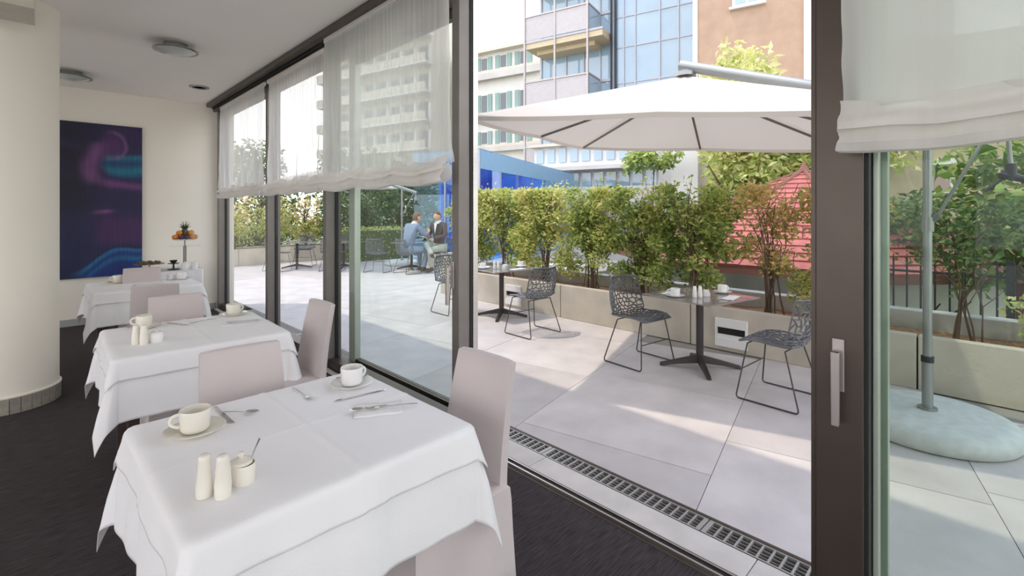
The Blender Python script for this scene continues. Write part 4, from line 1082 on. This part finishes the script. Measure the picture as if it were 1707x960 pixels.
def head_mb(c, fwd, s=1.0):
    """head with brow, nose, mouth, chin, ears; c = centre, fwd = facing direction (horizontal)"""
    f = Vector(fwd).normalized(); u = Vector((0, 0, 1)); r = f.cross(u)
    b = MB(); nu_, nv_ = 24, 18; vs = []
    for j in range(nv_ + 1):
        th = PI * j / nv_
        for i in range(nu_):
            ph = 2 * PI * i / nu_
            x = math.sin(th) * math.cos(ph); y = math.sin(th) * math.sin(ph); z = math.cos(th)   # x forward, y right
            lx = .098 * x; ly = .076 * y; lz = .118 * z
            if z < 0: ly *= 1 + .25 * z; lx *= 1 + (.10 * z if x > 0 else .35 * z)
            fr = max(0, x) ** 6
            lx += .022 * fr * math.exp(-((z + .18) / .16) ** 2) * math.exp(-(y / .22) ** 2)      # nose
            lx -= .008 * max(0, x) ** 3 * math.exp(-((z - .05) / .12) ** 2) * math.exp(-((abs(y) - .38) / .16) ** 2)   # eye sockets
            lx += .005 * max(0, x) ** 4 * math.exp(-((z + .52) / .08) ** 2) * math.exp(-(y / .3) ** 2)     # lips
            lx += .008 * max(0, x) ** 2 * math.exp(-((z + .85) / .15) ** 2)      # chin
            vs.append(Vector(c) + (f * lx + r * ly + u * lz) * s)
    fs = [(j * nu_ + i, (j + 1) * nu_ + i, (j + 1) * nu_ + (i + 1) % nu_, j * nu_ + (i + 1) % nu_) for j in range(nv_) for i in range(nu_)]
    b.add(vs, fs)
    for sgn in (-1, 1):       # ears
        e = Vector(c) + r * sgn * .077 * s - f * .006 * s - u * .008 * s
        b.tube([e - u * .030 * s, e - u * .012 * s + r * sgn * .010 * s, e + u * .014 * s + r * sgn * .013 * s, e + u * .032 * s + r * sgn * .004 * s], [.006 * s, .012 * s, .014 * s, .007 * s], 8)
    return b

def hand(b, w, d, up, s=1.0, thumb=1):
    """palm and five curled fingers appended to builder b; w wrist, d pointing direction, up = back of the hand"""
    w = Vector(w); d = Vector(d).normalized(); up = Vector(up); up = (up - d * up.dot(d)).normalized(); r = d.cross(up)
    b.tube([w - d * .02 * s, w + d * .03 * s, w + d * .085 * s], [.024 * s, .036 * s, .034 * s], 8, flat=.5)
    for k, (o, L) in enumerate(((-.027, .062), (-.009, .072), (.009, .068), (.026, .052))):
        p = w + d * .080 * s + r * o * s
        b.tube([p, p + (d * L * .45 - up * .006) * s, p + (d * L * .8 - up * .024) * s, p + (d * L * .95 - up * .042) * s], [.0095 * s, .009 * s, .008 * s, .006 * s], 6)
    p = w + d * .025 * s + r * thumb * .03 * s
    b.tube([p, p + (d * .028 + r * thumb * .022 - up * .01) * s, p + (d * .058 + r * thumb * .022 - up * .022) * s], [.012 * s, .0105 * s, .007 * s], 6)

def person(label, loc, rz, J, jacket, trousers, shirt, hairc, scale=1.07):
    t = thing('person', label, 'person', loc, rz); t.scale = (scale,) * 3
    skin = mat('skin_%s' % jacket[0], (.62, .38, .28), .55, c2=(.58, .34, .25)); mj = mat(jacket[0], jacket[1], .85, c2=tuple(q * .85 for q in jacket[1]), scale=12); mt = mat(trousers[0], trousers[1], .85)
    ms = mat('shirt_' + jacket[0], shirt, .8); mh = mat('hair_' + jacket[0], hairc, .7, c2=tuple(q * .6 for q in hairc), scale=40); mshoe = mat('shoe_' + jacket[0], (.10, .06, .04), .4)
    P = J
    names = ['pelvis', 'belly', 'chest', 'neck', 'headb', 'shL', 'elL', 'wrL', 'shR', 'elR', 'wrR', 'hipL', 'knL', 'anL', 'hipR', 'knR', 'anR']
    ix = {n_: i for i, n_ in enumerate(names)}
    E_ = [('pelvis', 'belly'), ('belly', 'chest'), ('chest', 'neck'), ('neck', 'headb'), ('chest', 'shL'), ('shL', 'elL'), ('elL', 'wrL'), ('chest', 'shR'), ('shR', 'elR'), ('elR', 'wrR'), ('pelvis', 'hipL'), ('hipL', 'knL'), ('knL', 'anL'), ('pelvis', 'hipR'), ('hipR', 'knR'), ('knR', 'anR')]
    rad = dict(pelvis=(.13, .10), belly=(.12, .09), chest=(.14, .10), neck=.052, headb=.055, shL=.058, shR=.058, elL=.042, elR=.042, wrL=.028, wrR=.028, hipL=.085, hipR=.085, knL=.056, knR=.056, anL=.036, anR=.036)
    body = skin_mesh('body', [P[n_] for n_ in names], [(ix[a], ix[b_]) for a, b_ in E_], [(tuple(q * .72 for q in rad[n_]) if isinstance(rad[n_], tuple) else rad[n_] * (1 if n_ in ('neck', 'headb', 'wrL', 'wrR') else .78)) for n_ in names], skin)
    # head and hands joined into the one body mesh
    ex = head_mb(P['head'], P['look'])
    for s_ in ('L', 'R'): hand(ex, P['wr' + s_], P['hd' + s_], P['hu' + s_], 1.0, 1 if s_ == 'L' else -1)
    bm = bmesh.new(); bm.from_mesh(body); tmp = ex.mesh('x', skin, True); bm.from_mesh(tmp)
    for f in bm.faces: f.smooth = True
    bm.to_mesh(body); bm.free()
    link('body', body, t)
    def sub_skin(nm, nodes, edges, grow, m, over={}):
        vv = [P[n_] for n_ in nodes]; rr = []
        for n_ in nodes:
            r = over.get(n_, rad[n_]); rr.append(tuple(q * grow + .006 for q in r) if isinstance(r, tuple) else r * grow + .006)
        me_ = skin_mesh(nm, vv, [(nodes.index(a), nodes.index(b_)) for a, b_ in edges], rr, m)
        return link(nm, me_, t)
    jn = ['pelvis', 'belly', 'chest', 'shL', 'elL', 'wrL', 'shR', 'elR', 'wrR']
    jk = sub_skin('jacket', jn, [e for e in E_ if e[0] in jn and e[1] in jn], 1.14, mj, dict(wrL=.034, wrR=.034, pelvis=(.145, .115)))
    sub_skin('trousers', ['pelvis', 'hipL', 'knL', 'anL', 'hipR', 'knR', 'anR'], [e for e in E_ if e[0] in ('pelvis', 'hipL', 'knL', 'hipR', 'knR') and e[1][:2] in ('hi', 'kn', 'an')], 1.12, mt, dict(anL=.045, anR=.045))
    # shirt front and collar
    ck, nk = Vector(P['chest']), Vector(P['neck']); f = Vector(P['look']); f.z = 0; f.normalize(); up = (nk - ck).normalized(); r = f.cross(Vector((0, 0, 1)))
    sh = MB()
    a0 = ck + f * .130 - up * .10; top = nk + f * .075 - up * .035
    sh.add([a0, top - r * .05, top + r * .05, a0 + f * .014, top - r * .05 + f * .014, top + r * .05 + f * .014], [(0, 2, 1), (3, 4, 5), (0, 1, 4, 3), (1, 2, 5, 4), (2, 0, 3, 5)])
    sh.tube([nk - up * .045 + f * .0, nk + up * .0, nk + up * .022], [.075, .066, .060], 16, cap=False)
    sh.build('shirt', ms, t, True)
    # hair
    hb = head_mb(P['head'], P['look'], 1.07); hv = []; c = Vector(P['head']); lf = Vector(P['look']).normalized()
    keep = []
    for q in hb.v[:24 * 19]:
        d = Vector(q) - c; keep.append(d.z > .035 + .9 * max(0, d.dot(lf) - .045) or (d.dot(lf) < -.015 and d.z > -.055))
    H = MB(); H.add(hb.v[:24 * 19], [fc for fc in hb.f if all(i < 24 * 19 and keep[i] for i in fc)])
    H.build('hair', mh, t, True, solid=.008)
    for s_ in ('L', 'R'):
        a = Vector(P['an' + s_]); d = Vector(P['ft' + s_]); dn = Vector(P.get('sole' + s_, (0, 0, -1)))
        d.normalize(); b0 = a + dn * .045
        MB().tube([b0 - d * .06, b0 + d * .02, b0 + d * .12, b0 + d * .19, b0 + d * .215], [.030, .040, .042, .036, .016], 10, flat=.8).tube([a - dn * .02, b0], [.042, .040], 10).build('shoe', mshoe, t, True)
    return t
# facing +Y in local space, seat at 0.46
J1 = dict(pelvis=(0, 0, .55), belly=(0, .045, .74), chest=(0, .13, .96), neck=(0, .205, 1.13), headb=(0, .235, 1.19), head=(0, .262, 1.245), look=(.12, 1, -.05),
          shL=(-.185, .15, 1.065), elL=(-.27, .27, .84), wrL=(-.10, .46, .80), shR=(.185, .15, 1.065), elR=(.265, .30, .86), wrR=(.12, .48, .90),
          hdL=(.6, .8, 0), huL=(0, 0, 1), hdR=(-.2, .6, .7), huR=(.6, .4, .2),
          hipL=(-.10, .06, .53), knL=(-.135, .46, .52), anL=(-.13, .42, .10), hipR=(.10, .06, .53), knR=(.15, .44, .52), anR=(.15, .33, .10), ftL=(-.1, 1, -.02), ftR=(.15, 1, -.02))
J2 = dict(pelvis=(0, 0, .55), belly=(0, -.005, .75), chest=(0, .01, .99), neck=(0, .035, 1.16), headb=(0, .05, 1.22), head=(0, .07, 1.275), look=(.15, 1, -.03),
          shL=(-.185, .02, 1.09), elL=(-.25, .08, .83), wrL=(-.03, .25, .76), shR=(.185, .02, 1.09), elR=(.255, .07, .83), wrR=(.06, .27, .74),
          hdL=(.9, .35, -.1), huL=(0, .2, 1), hdR=(-.8, .4, .1), huR=(0, .3, 1),
          hipL=(-.10, .06, .53), knL=(-.10, .46, .52), anL=(-.11, .40, .10), hipR=(.10, .06, .54), knR=(.02, .45, .655), anR=(-.28, .58, .42), ftL=(0, 1, -.02), ftR=(-.45, .8, .25), soleR=(-.55, .1, -.8))
CHAIR_P1 = (6.33, 10.02); CHAIR_P2 = (7.22, 9.95)
person('seated person in a grey-blue suit leaning forward, seen from behind', (CHAIR_P1[0], CHAIR_P1[1], 0), -PI / 2 + .05, J1, ('blue_grey_jacket', (.21, .26, .36)), ('blue_grey_trousers', (.25, .31, .40)), (.80, .82, .85), (.22, .12, .07))
person('seated person in a dark jacket and white shirt with legs crossed', (CHAIR_P2[0], CHAIR_P2[1], 0), PI / 2 + .25, J2, ('dark_brown_jacket', (.10, .075, .075)), ('pale_grey_trousers', (.42, .43, .38)), (.86, .85, .84), (.20, .09, .05))
lattice_chair('grey lattice chair under the seated person in the grey-blue suit', CHAIR_P1[0], CHAIR_P1[1], -PI / 2 + .05)
lattice_chair('grey lattice chair under the seated person with crossed legs', CHAIR_P2[0], CHAIR_P2[1], PI / 2 + .25)
terrace_table('square terrace table behind the two seated people', 6.9, 10.72, .3)
lattice_chair('empty grey lattice chair just behind the person in the grey-blue suit', 5.95, 10.75, -1.0)
terrace_table('square terrace table under the far parasol, beside empty lattice chairs', 5.75, 12.2, .2)
lattice_chair('empty grey lattice chair facing the table under the far parasol', 5.25, 11.75, -.7)
lattice_chair('empty grey lattice chair on the hedge side of the table under the far parasol', 6.2, 12.75, 2.6)
terrace_table('square terrace table at the far end by the yellow-green hedge', 4.85, 13.0, .4)
lattice_chair('empty grey lattice chair beside the farthest terrace table, facing the glass front', 5.25, 13.5, 2.5)
lattice_chair('empty grey lattice chair beside the farthest terrace table, back to the glass front', 4.25, 12.7, -1.3)
gl_ = MB().lathe([(0, 0), (.03, 0), (.035, .01), (.036, .13), (.034, .13), (.033, .012), (0, .01)], 20).build('drinking_glass', M['glass_green'], None, True, (6.75, 10.55, .6905)); tag(gl_, 'clear drinking glass on the table behind the two seated people', 'glass')

# ------------------------------------------------------------------ far end of the terrace
fp = struct(thing('planter_far', None, None), 'low concrete planter at the far end of the terrace')
for k in range(5): box('concrete_panel', M['concrete'], 2.4 + k * 1.5, 3.89 + k * 1.5, 14.6, 14.72, 0, .45, fp, bevel=.006)
box('planter_back', M['concrete'], 2.4, 9.9, 15.5, 15.6, 0, .45, fp); box('mulch', M['mulch'], 2.4, 9.9, 14.72, 15.5, 0, .38, fp)
bw = struct(thing('wall_boundary', None, None), 'low boundary kerb beside the blue glass pavilion')
box('kerb_block', M['concrete'], 7.6, 9.0, 11.3, 11.5, 0, .28, bw, bevel=.01); box('kerb_block', M['concrete'], 7.6, 7.8, 8.6, 11.3, 0, .28, bw, bevel=.01)
for k, (x, tm, lab) in enumerate(((2.9, .62, 'round yellow-green bush at the far planter, next to the glass front'), (3.9, .70, 'golden bush second along the far planter from the glass front'), (4.9, .60, 'yellow-green bush third along the far planter from the glass front'), (5.9, .74, 'orange-tinged bush in the far planter behind the farthest table'), (6.9, .42, 'green bush in the far planter behind the far parasol mast'), (7.9, .35, 'dark green bush in the far planter next to the blue pavilion'))):
    tree('garden_bush', lab, (x, 15.1, .30), 1.75, (.58, .45, .75), 1900, 'hedge' if tm > .5 else 'darktree', tm, .085, .04, 12, .5, .1, 'bush', 'bushes in the far planter', .5)
for k, (x, y, h, m, tm, lab) in enumerate(((9.0, 18.0, 6.2, 'darktree', .45, 'dark green tree behind the seated people'), (6.0, 19.5, 6.0, 'darktree', .55, 'dark tree behind the far parasol'), (3.2, 19.0, 6.6, 'tree', .45, 'lighter green tree beyond the far planter, near the glass front'), (12.0, 19.5, 6.4, 'darktree', .40, 'dark green tree beyond the blue glass pavilion'))):
    tree('garden_tree', lab, (x, y, -2.1), h, (1.7, 1.7, 2.3), 4200, m, tm, .20, .13, 22, .38, .2, 'tree', 'trees beyond the terrace', .5)
# pale clipped hedge strip behind the people
ph_ = thing('clipped_hedge', 'pale clipped hedge strip behind the seated people', 'hedge', (7.6, 13.6, 0))
MB().box(-1.2, .9, -.25, .25, 0, .9).build('hedge_core', mat('hedge_core', (.08, .10, .04), .9), ph_)
pp_ = NPR.uniform(-1, 1, (4200, 3)) * np.array([1.08, .28, .50]) + np.array([-.15, 0, .52]); 
o_ = link('foliage', leaf_mesh('foliage', pp_, .06, .55 + .15 * NPR.normal(size=len(pp_)), M['hedge'], .5), ph_); o_['kind'] = 'stuff'

# ------------------------------------------------------------------ blue glass pavilion
bp = thing('glass_pavilion', 'blue tinted glass pavilion with tall panes behind the hedge', 'pavilion', (9.16, 10.63, 0))
A_ = Vector((0, 0, 0)); U1 = Vector((9.51, 3.97, 0)).normalized(); U2 = Vector((-.87, 2.12, 0)).normalized()
blue_wall = mat('blue_panel', (.09, .30, .66), .3, c2=(.04, .13, .46), scale=1.2, coat=.4); lightblue = mat('light_blue_panel', (.22, .42, .62), .35)
def quadbox(name, m, p, u, L, z0, z1, th, parent):
    n_ = Vector((-u.y, u.x, 0)) * th; q = p + u * L
    vs = [p, q, q + n_, p + n_]; vs = [(v.x, v.y, z0) for v in vs] + [(v.x, v.y, z1) for v in vs]
    return MB().add(vs, [(3, 2, 1, 0), (4, 5, 6, 7), (0, 1, 5, 4), (1, 2, 6, 5), (2, 3, 7, 6), (3, 0, 4, 7)]).build(name, m, parent)
for k in range(7):
    quadbox('pane', M['glass_blue'], A_ + U1 * (k * 1.48 + .02), U1, 1.44, .1, 3.26, .02, bp)
    quadbox('glazing_bar', M['mullion'], A_ + U1 * (k * 1.48 - .02), U1, .04, 0, 3.3, .05, bp)
for k in range(2):
    quadbox('pane', M['glass_blue'], A_ + U2 * (k * 1.15 + .03), U2, 1.10, .1, 3.26, .02, bp)
    quadbox('glazing_bar', M['mullion'], A_ + U2 * (k * 1.15 - .02), U2, .04, 0, 3.3, .05, bp)
quadbox('head_band', lightblue, A_ + Vector((-.02, -.02, 0)), U1, 10.3, 2.75, 3.30, .04, bp)
quadbox('head_band', lightblue, A_, U2, 2.3, 3.0, 3.30, .04, bp)
quadbox('back_screen', blue_wall, A_ + U2 * 2.2 + U1 * 1.5, U1, 8.8, -.2, 3.2, .1, bp)
quadbox('inner_screen', blue_wall, A_ + U1 * 5.5, U2, 2.2, -.2, 2.9, .1, bp)
quadbox('floor_plate', lightblue, A_, U1, 10.3, -.2, .05, 2.3, bp)
quadbox('roof_plate', M['glass_blue'], A_, U1, 10.3, 3.3, 3.33, 2.3, bp)
fig_m = mat('etched_print', (.55, .66, .80), .5)
sl_ = MB()      # pale standing silhouette printed on the back screen
sil = [(-.10, 0), (-.13, .5), (-.17, .9), (-.14, 1.25), (-.05, 1.32), (-.07, 1.45), (-.04, 1.58), (.04, 1.58), (.07, 1.45), (.05, 1.32), (.14, 1.25), (.20, .95), (.15, .6), (.12, 0)]
p0_ = A_ + U2 * 2.13 + U1 * 3.0
sl_.add([(p0_.x + U1.x * a, p0_.y + U1.y * a, .5 + b * 1.25) for a, b in sil] + [(p0_.x + U1.x * a - U1.y * -.02, p0_.y + U1.y * a + U1.x * .0 - .02, .5 + b * 1.25) for a, b in sil], [tuple(range(14)), tuple(range(14, 28))[::-1]] + [(i, 14 + i, 14 + (i + 1) % 14, (i + 1) % 14) for i in range(14)])
sl_.build('printed_figure', fig_m, bp)

# ------------------------------------------------------------------ red-roofed hut, fence, tan wall
hut = thing('garden_hut', 'small garden hut with a hipped red shingle roof behind the hedge', 'hut', (9.87, 2.48, -2.1))
RR, ZE, ZA = 3.35, 2.85, 4.32; NS = 8
PHH = math.radians(180 / NS) + math.radians(6)
def hv_(k, r, z): a = PHH + 2 * PI * k / NS; return Vector((r * math.cos(a), r * math.sin(a), z))
MB().add([(0, 0, ZA)] + [hv_(k, RR, ZE) for k in range(NS)] + [hv_(k, RR, ZE - .10) for k in range(NS)] + [(0, 0, ZE - .1)], [(0, 1 + k, 1 + (k + 1) % NS) for k in range(NS)] + [(1 + k, 9 + k, 9 + (k + 1) % NS, 1 + (k + 1) % NS) for k in range(NS)] + [(17, 9 + (k + 1) % NS, 9 + k) for k in range(NS)]).build('roof_deck', M['roof_trim'], hut)
rest = MB(); cnt = 0
faces_ = sorted(range(NS), key=lambda k: -(hv_(k, 1, 0) + hv_(k + 1, 1, 0)).normalized().dot(Vector((-.93, -.36, 0))))
rows = 17
for fi, k in enumerate(faces_):
    if fi > 4: break
    a, b, c = hv_(k, RR, ZE), hv_(k + 1, RR, ZE), Vector((0, 0, ZA))
    nrm = (b - a).cross(c - a).normalized()
    if nrm.z < 0: nrm = -nrm
    for r in range(rows):
        q0, q1 = r / rows, min(1, (r + 1.25) / rows)
        L0, R0, L1, R1 = a.lerp(c, q0), b.lerp(c, q0), a.lerp(c, q1), b.lerp(c, q1)
        n_ = max(1, int((R0 - L0).length / .30))
        for s_ in range(n_):
            f0, f1 = (s_ + .02) / n_, (s_ + .98) / n_
            vs = [L0.lerp(R0, f0), L0.lerp(R0, f1), L1.lerp(R1, f1), L1.lerp(R1, f0)]
            lift = [.028 + RND.uniform(0, .008)] * 2 + [.006] * 2
            top = [v + nrm * l for v, l in zip(vs, lift)]; bot = [v + nrm * .002 for v in vs]
            vv = bot + top; ff = [(4, 5, 6, 7), (0, 1, 5, 4), (1, 2, 6, 5), (3, 0, 4, 7)]
            if fi < 3 and cnt < 295: MB().add(vv, ff).build('shingle', M['shingle'], hut); cnt += 1
            else: rest.add(vv, ff)
o = rest.build('shingle_courses', M['shingle'], hut); o['kind'] = 'stuff'
for k in range(NS): MB().tube([hv_(k, RR + .02, ZE + .02), Vector((0, 0, ZA + .03))], .035, 6).build('hip_ridge', M['roof_trim'], hut)
for k in range(NS):
    a, b = hv_(k, 2.75, 0), hv_(k + 1, 2.75, 0); n_ = Vector((0, 0, 1)).cross(b - a).normalized() * .08
    MB().add([a, b, b + n_, a + n_] + [p + Vector((0, 0, ZE - .05)) for p in (a, b, b + n_, a + n_)], [(0, 1, 5, 4), (1, 2, 6, 5), (2, 3, 7, 6), (3, 0, 4, 7), (4, 5, 6, 7), (3, 2, 1, 0)]).build('wall_panel', M['hutwall'], hut)
    MB().box(-.09, .09, -.09, .09, 0, ZE - .05, Matrix.Translation(hv_(k, 2.78, 0))).build('corner_post', M['roof_trim'], hut)
MB().lathe([(.10, 0), (.06, .08), (.0, .2)], 12, (0, 0, ZA)).build('roof_finial', M['roof_trim'], hut)

fn_ = thing('iron_fence', 'black wrought iron fence with upright bars in front of the hut', 'fence', (6.72, 0, 0))
bar2 = MB().tube([(0, 0, .12), (0, 0, .98)], .009, 6).add([(-.012, 0, .97), (0, -.012, .97), (.012, 0, .97), (0, .012, .97), (0, 0, 1.05)], [(0, 1, 4), (1, 2, 4), (2, 3, 4), (3, 0, 4)]).mesh('bar', M['iron'])
for k in range(26): link('bar', bar2, fn_, (0, -1.6 + k * .115, 0))
for z in (.30, .84): box('fence_rail', M['iron'], -.012, .012, -1.65, 1.35, z, z + .025, fn_)
for yy in (-1.62, -.1, 1.32): box('fence_post', M['iron'], -.025, .025, yy, yy + .05, -.3, 1.02, fn_)
fb = struct(box('wall_fence_base', M['grey_wall'], 6.6, 6.85, -2.5, 1.8, -2.1, .12), None)
tw = thing('tan_house', 'tan rendered house wall with one small window beyond the trees', 'house', (13.79, 3.41, -2.1), math.atan2(-.971, .24))
def facade_box(name, m, parent, s0, s1, y0, y1, z0, z1, bevel=0): return box(name, m, s0, s1, y0, y1, z0, z1, parent, bevel)
facade_box('wall', M['tan'], tw, 1.65, 14, 0.0, 5, 0, 7.5)
wn_ = facade_box('window', M['white_wall'], tw, 2.39, 2.77, -.04, .02, 4.0, 4.72); facade_box('pane', mat('rosy_pane', (.42, .30, .27), .3), wn_, 2.44, 2.72, -.06, -.03, 4.04, 4.64); facade_box('window_head', M['white_wall'], wn_, 2.34, 2.82, -.10, 0, 4.64, 4.76)

# ------------------------------------------------------------------ buildings beyond
FR = math.atan2(-.971, .240)
def bld(name, label, D, k):
    """facade frame: local x runs along the street front, local y away from it; numbers below are scaled by k about eye height"""
    t = thing(name, label, 'building', (D * .971, D * .240, 0), FR)
    def fb_(nm, m, s0, s1, d0, d1, z0, z1, parent=None, bevel=0):
        return box(nm, m, s0 * k, s1 * k, d0, d1, 1.5 + (z0 - 1.5) * k, 1.5 + (z1 - 1.5) * k, parent or t, bevel)
    return t, fb_
# white apartment block with green shutters
t, f = bld('apartment_block', 'white apartment block with rows of green shuttered windows', 37, .771)
f('wall', M['white_wall'], -37.6, -25.6, .25, 8, -6, 20.9); f('roof_slab', M['beige_wall'], -37.8, -25.3, -.5, 8, 20.6, 21.0)
for (z0, z1, b0, b1) in ((18.6, 20.2, 17.3, 18.2), (13.4, 15.7, 12.6, 13.2), (9.6, 11.2, 8.6, 9.3), (4.6, 6.6, 3.4, 4.2)):
    f('balcony_slab', M['beige_wall'], -37.7, -25.4, -.45, .25, b1 - .15, b1 + .15); f('parapet', M['grey_wall'], -37.7, -25.4, -.45, -.35, b0, b1 - .15)
    s = -36.8
    while s < -27:
        w_ = f('window', M['white_wall'], s, s + 1.0, .18, .26, z0, z1); f('pane', M['winpane'], s + .1, s + .9, .14, .19, z0 + .1, z1 - .1, w_)
        f('shutter', M['shutter'], s - .62, s - .04, .12, .2, z0, z1); f('shutter', M['shutter'], s + 1.04, s + 1.62, .12, .2, z0, z1)
        s += 2.75
# glass tower with balconies
t, f = bld('glass_tower', 'blue glass tower with stacked balconies and a curtain wall', 26.5, .81)
f('wall', M['grey_wall'], -17.7, -5.9, .25, 9, -6, 26)
xs = [-17.5, -15.4, -13.97, -12.7, -11.5]
zs = [-5, 1.2, 6.2, 10.9, 15.75, 20.5, 25.5]
for z0, z1 in zip(zs, zs[1:]):
    for a, b in zip(xs, xs[1:]): f('pane', M['skypane'], a + .06, b - .06, .18, .26, z0 + .1, z1 - .12)
    f('floor_edge', M['mullion'], -17.6, -11.4, .12, .27, z0 - .1, z0 + .1)
for a in xs: f('mullion', M['mullion'], a - .06, a + .06, .10, .27, -5, 25.5)
cx_ = [-11.5, -10.75, -9.95, -8.3, -7.1, -5.95]
cz_ = [-5, .5, 3.1, 5.6, 8.0, 10.37, 12.85, 14.95, 17.3, 19.7, 22, 25]
for z0, z1 in zip(cz_, cz_[1:]):
    for a, b in zip(cx_, cx_[1:]): f('pane', M['skypane'], a + .04, b - .04, -.30, -.22, z0 + .03, z1 - .03)
    f('transom', M['mullion'], -11.5, -5.95, -.34, -.2, z0 - .05, z0 + .05)
f('curtain_wall_back', M['mullion'], -11.55, -5.9, -.22, .25, -5, 25.5)
for a in cx_: f('mullion', M['mullion'], a - .05, a + .05, -.36, -.2, -5, 25)
for a in (-11.6, -11.3): f('downpipe', M['iron'], a - .05, a + .05, -.5, -.38, -5, 25)
# balconies
for zt in (15.8, 11.0, 20.6, 6.2, 25.4):
    f('balcony_floor', M['soffit'], -17.75, -11.75, -1.5, .2, zt - 2.35, zt - 1.85)
    f('balcony_step', M['soffit'], -17.2, -12.6, -.9, .2, zt - 2.65, zt - 2.35)
    f('floor_edge', M['mullion'], -17.85, -11.7, -1.56, -1.5, zt - 1.95, zt - 1.80)
    for a, b in ((-17.7, -15.35), (-15.25, -12.85)): f('balcony_panel', M['balcony_panel'], a, b, -1.56, -1.52, zt - 1.75, zt - .08)
    f('balcony_panel', M['skypane'], -12.80, -12.74, -1.5, .1, zt - 1.75, zt - .08)
    f('handrail', M['rail'], -17.8, -12.7, -1.60, -1.50, zt - .06, zt + .05); f('handrail', M['rail'], -12.82, -12.70, -1.55, .1, zt - .06, zt + .05)
for a in (-17.78, -15.3, -12.8): f('balcony_post', M['rail'], a - .06, a + .06, -1.62, -1.50, -5, 26)
# peach house
t, f = bld('peach_house', 'tall peach rendered house with a white window and a pale corner strip', 20, .667)
f('wall', M['peach'], -5.49, -.11, 0, 8, -6, 24); f('corner_strip', M['white_wall'], -.11, .62, -.12, 6, -6, 24); f('corner_strip', M['grey_wall'], .62, 6, .3, 8, -6, 24)
f('edge_strip', M['white_wall'], -5.75, -5.49, -.05, 1, -6, 24)
f('downpipe', M['rail'], -2.95, -2.80, -.12, -.02, -5, 4.4)
for z0 in (13.1, 18.6):
    w_ = f('window_frame', M['white_wall'], -3.6, -2.05, -.06, .02, z0, z0 + 2.4); f('pane', M['skypane'], -3.45, -2.9, -.09, -.05, z0 + .15, z0 + 2.25, w_); f('pane', M['skypane'], -2.75, -2.2, -.09, -.05, z0 + .15, z0 + 2.25, w_); f('window_sill', M['white_wall'], -3.75, -1.9, -.16, 0, z0 - .12, z0, w_)
# low grey and white walls in between
t, f = bld('annex', 'low annex of plain grey and white walls under the parasol edge', 16, .667)
f('wall', M['grey_wall'], -6.2, -5.5, 0, 3, -4, 5.2); f('wall', M['white_wall'], -5.5, -4.3, -.3, 3, -4, 5.4); f('wall', M['beige_wall'], -4.3, -2.9, 0, 3, -4, 5.4); f('drainpipe', M['white_wall'], -2.95, -2.75, -.1, 0, -4, 5.0); f('roof_slab', M['grey_wall'], -3.0, 1.2, -.2, 3, 4.15, 4.35); f('wall', M['beige_wall'], -2.9, 1.0, .1, 3, -4, 4.15)
# long low row of buildings in the distance
t, f = bld('low_terrace_row', 'long low pale building with a flat canopy in the distance', 24.2, .403)
f('wall', M['white_wall'], -33.5, -15, .3, .65, -8, 10.6); f('canopy_slab', M['grey_wall'], -33, -15, -.9, .3, 6.9, 7.4); f('roof_slab', M['beige_wall'], -33.8, -14.8, -.2, .65, 10.5, 10.9)
for k in range(10):
    s = -33 + k * 1.75; f('window', M['skypane'], s, s + 1.1, .2, .3, 8.3, 10.2); f('shopfront', M['skypane'], s, s + 1.3, .2, .3, 4.2, 6.7)
f('garden_wall', M['grey_wall'], -32, -15, -1.1, -1.0, -8, 4.6)
# tall beige block seen through the blinds
t, f = bld('balcony_block', 'tall beige block with rows of long balconies seen through the sheer blinds', 34, .68)
f('wall', M['beige_wall'], -66, -44, .3, 9, -6, 29)
for k in range(8):
    z = 2 + k * 3.9
    f('balcony_slab', M['white_wall'], -66, -43.4, -1.0, .3, z, z + .3); f('parapet', M['beige_wall'], -66, -43.4, -1.02, -.94, z + .3, z + 1.3)
    for j in range(8):
        s = -65 + j * 2.7; f('window', M['winpane'], s, s + 1.7, .2, .31, z + .4, z + 2.9); f('shutter', M['white_wall'], s + 1.75, s + 2.2, .18, .31, z + .4, z + 2.9)
tree('blossom_bush', 'pale pinkish bush in front of the distant garden wall', (16.6, 11.3, -2.1), 4.3, (.9, 1.1, .9), 1500, 'pinkbush', .5, .12, .06, 14, .45, .0, 'bush')
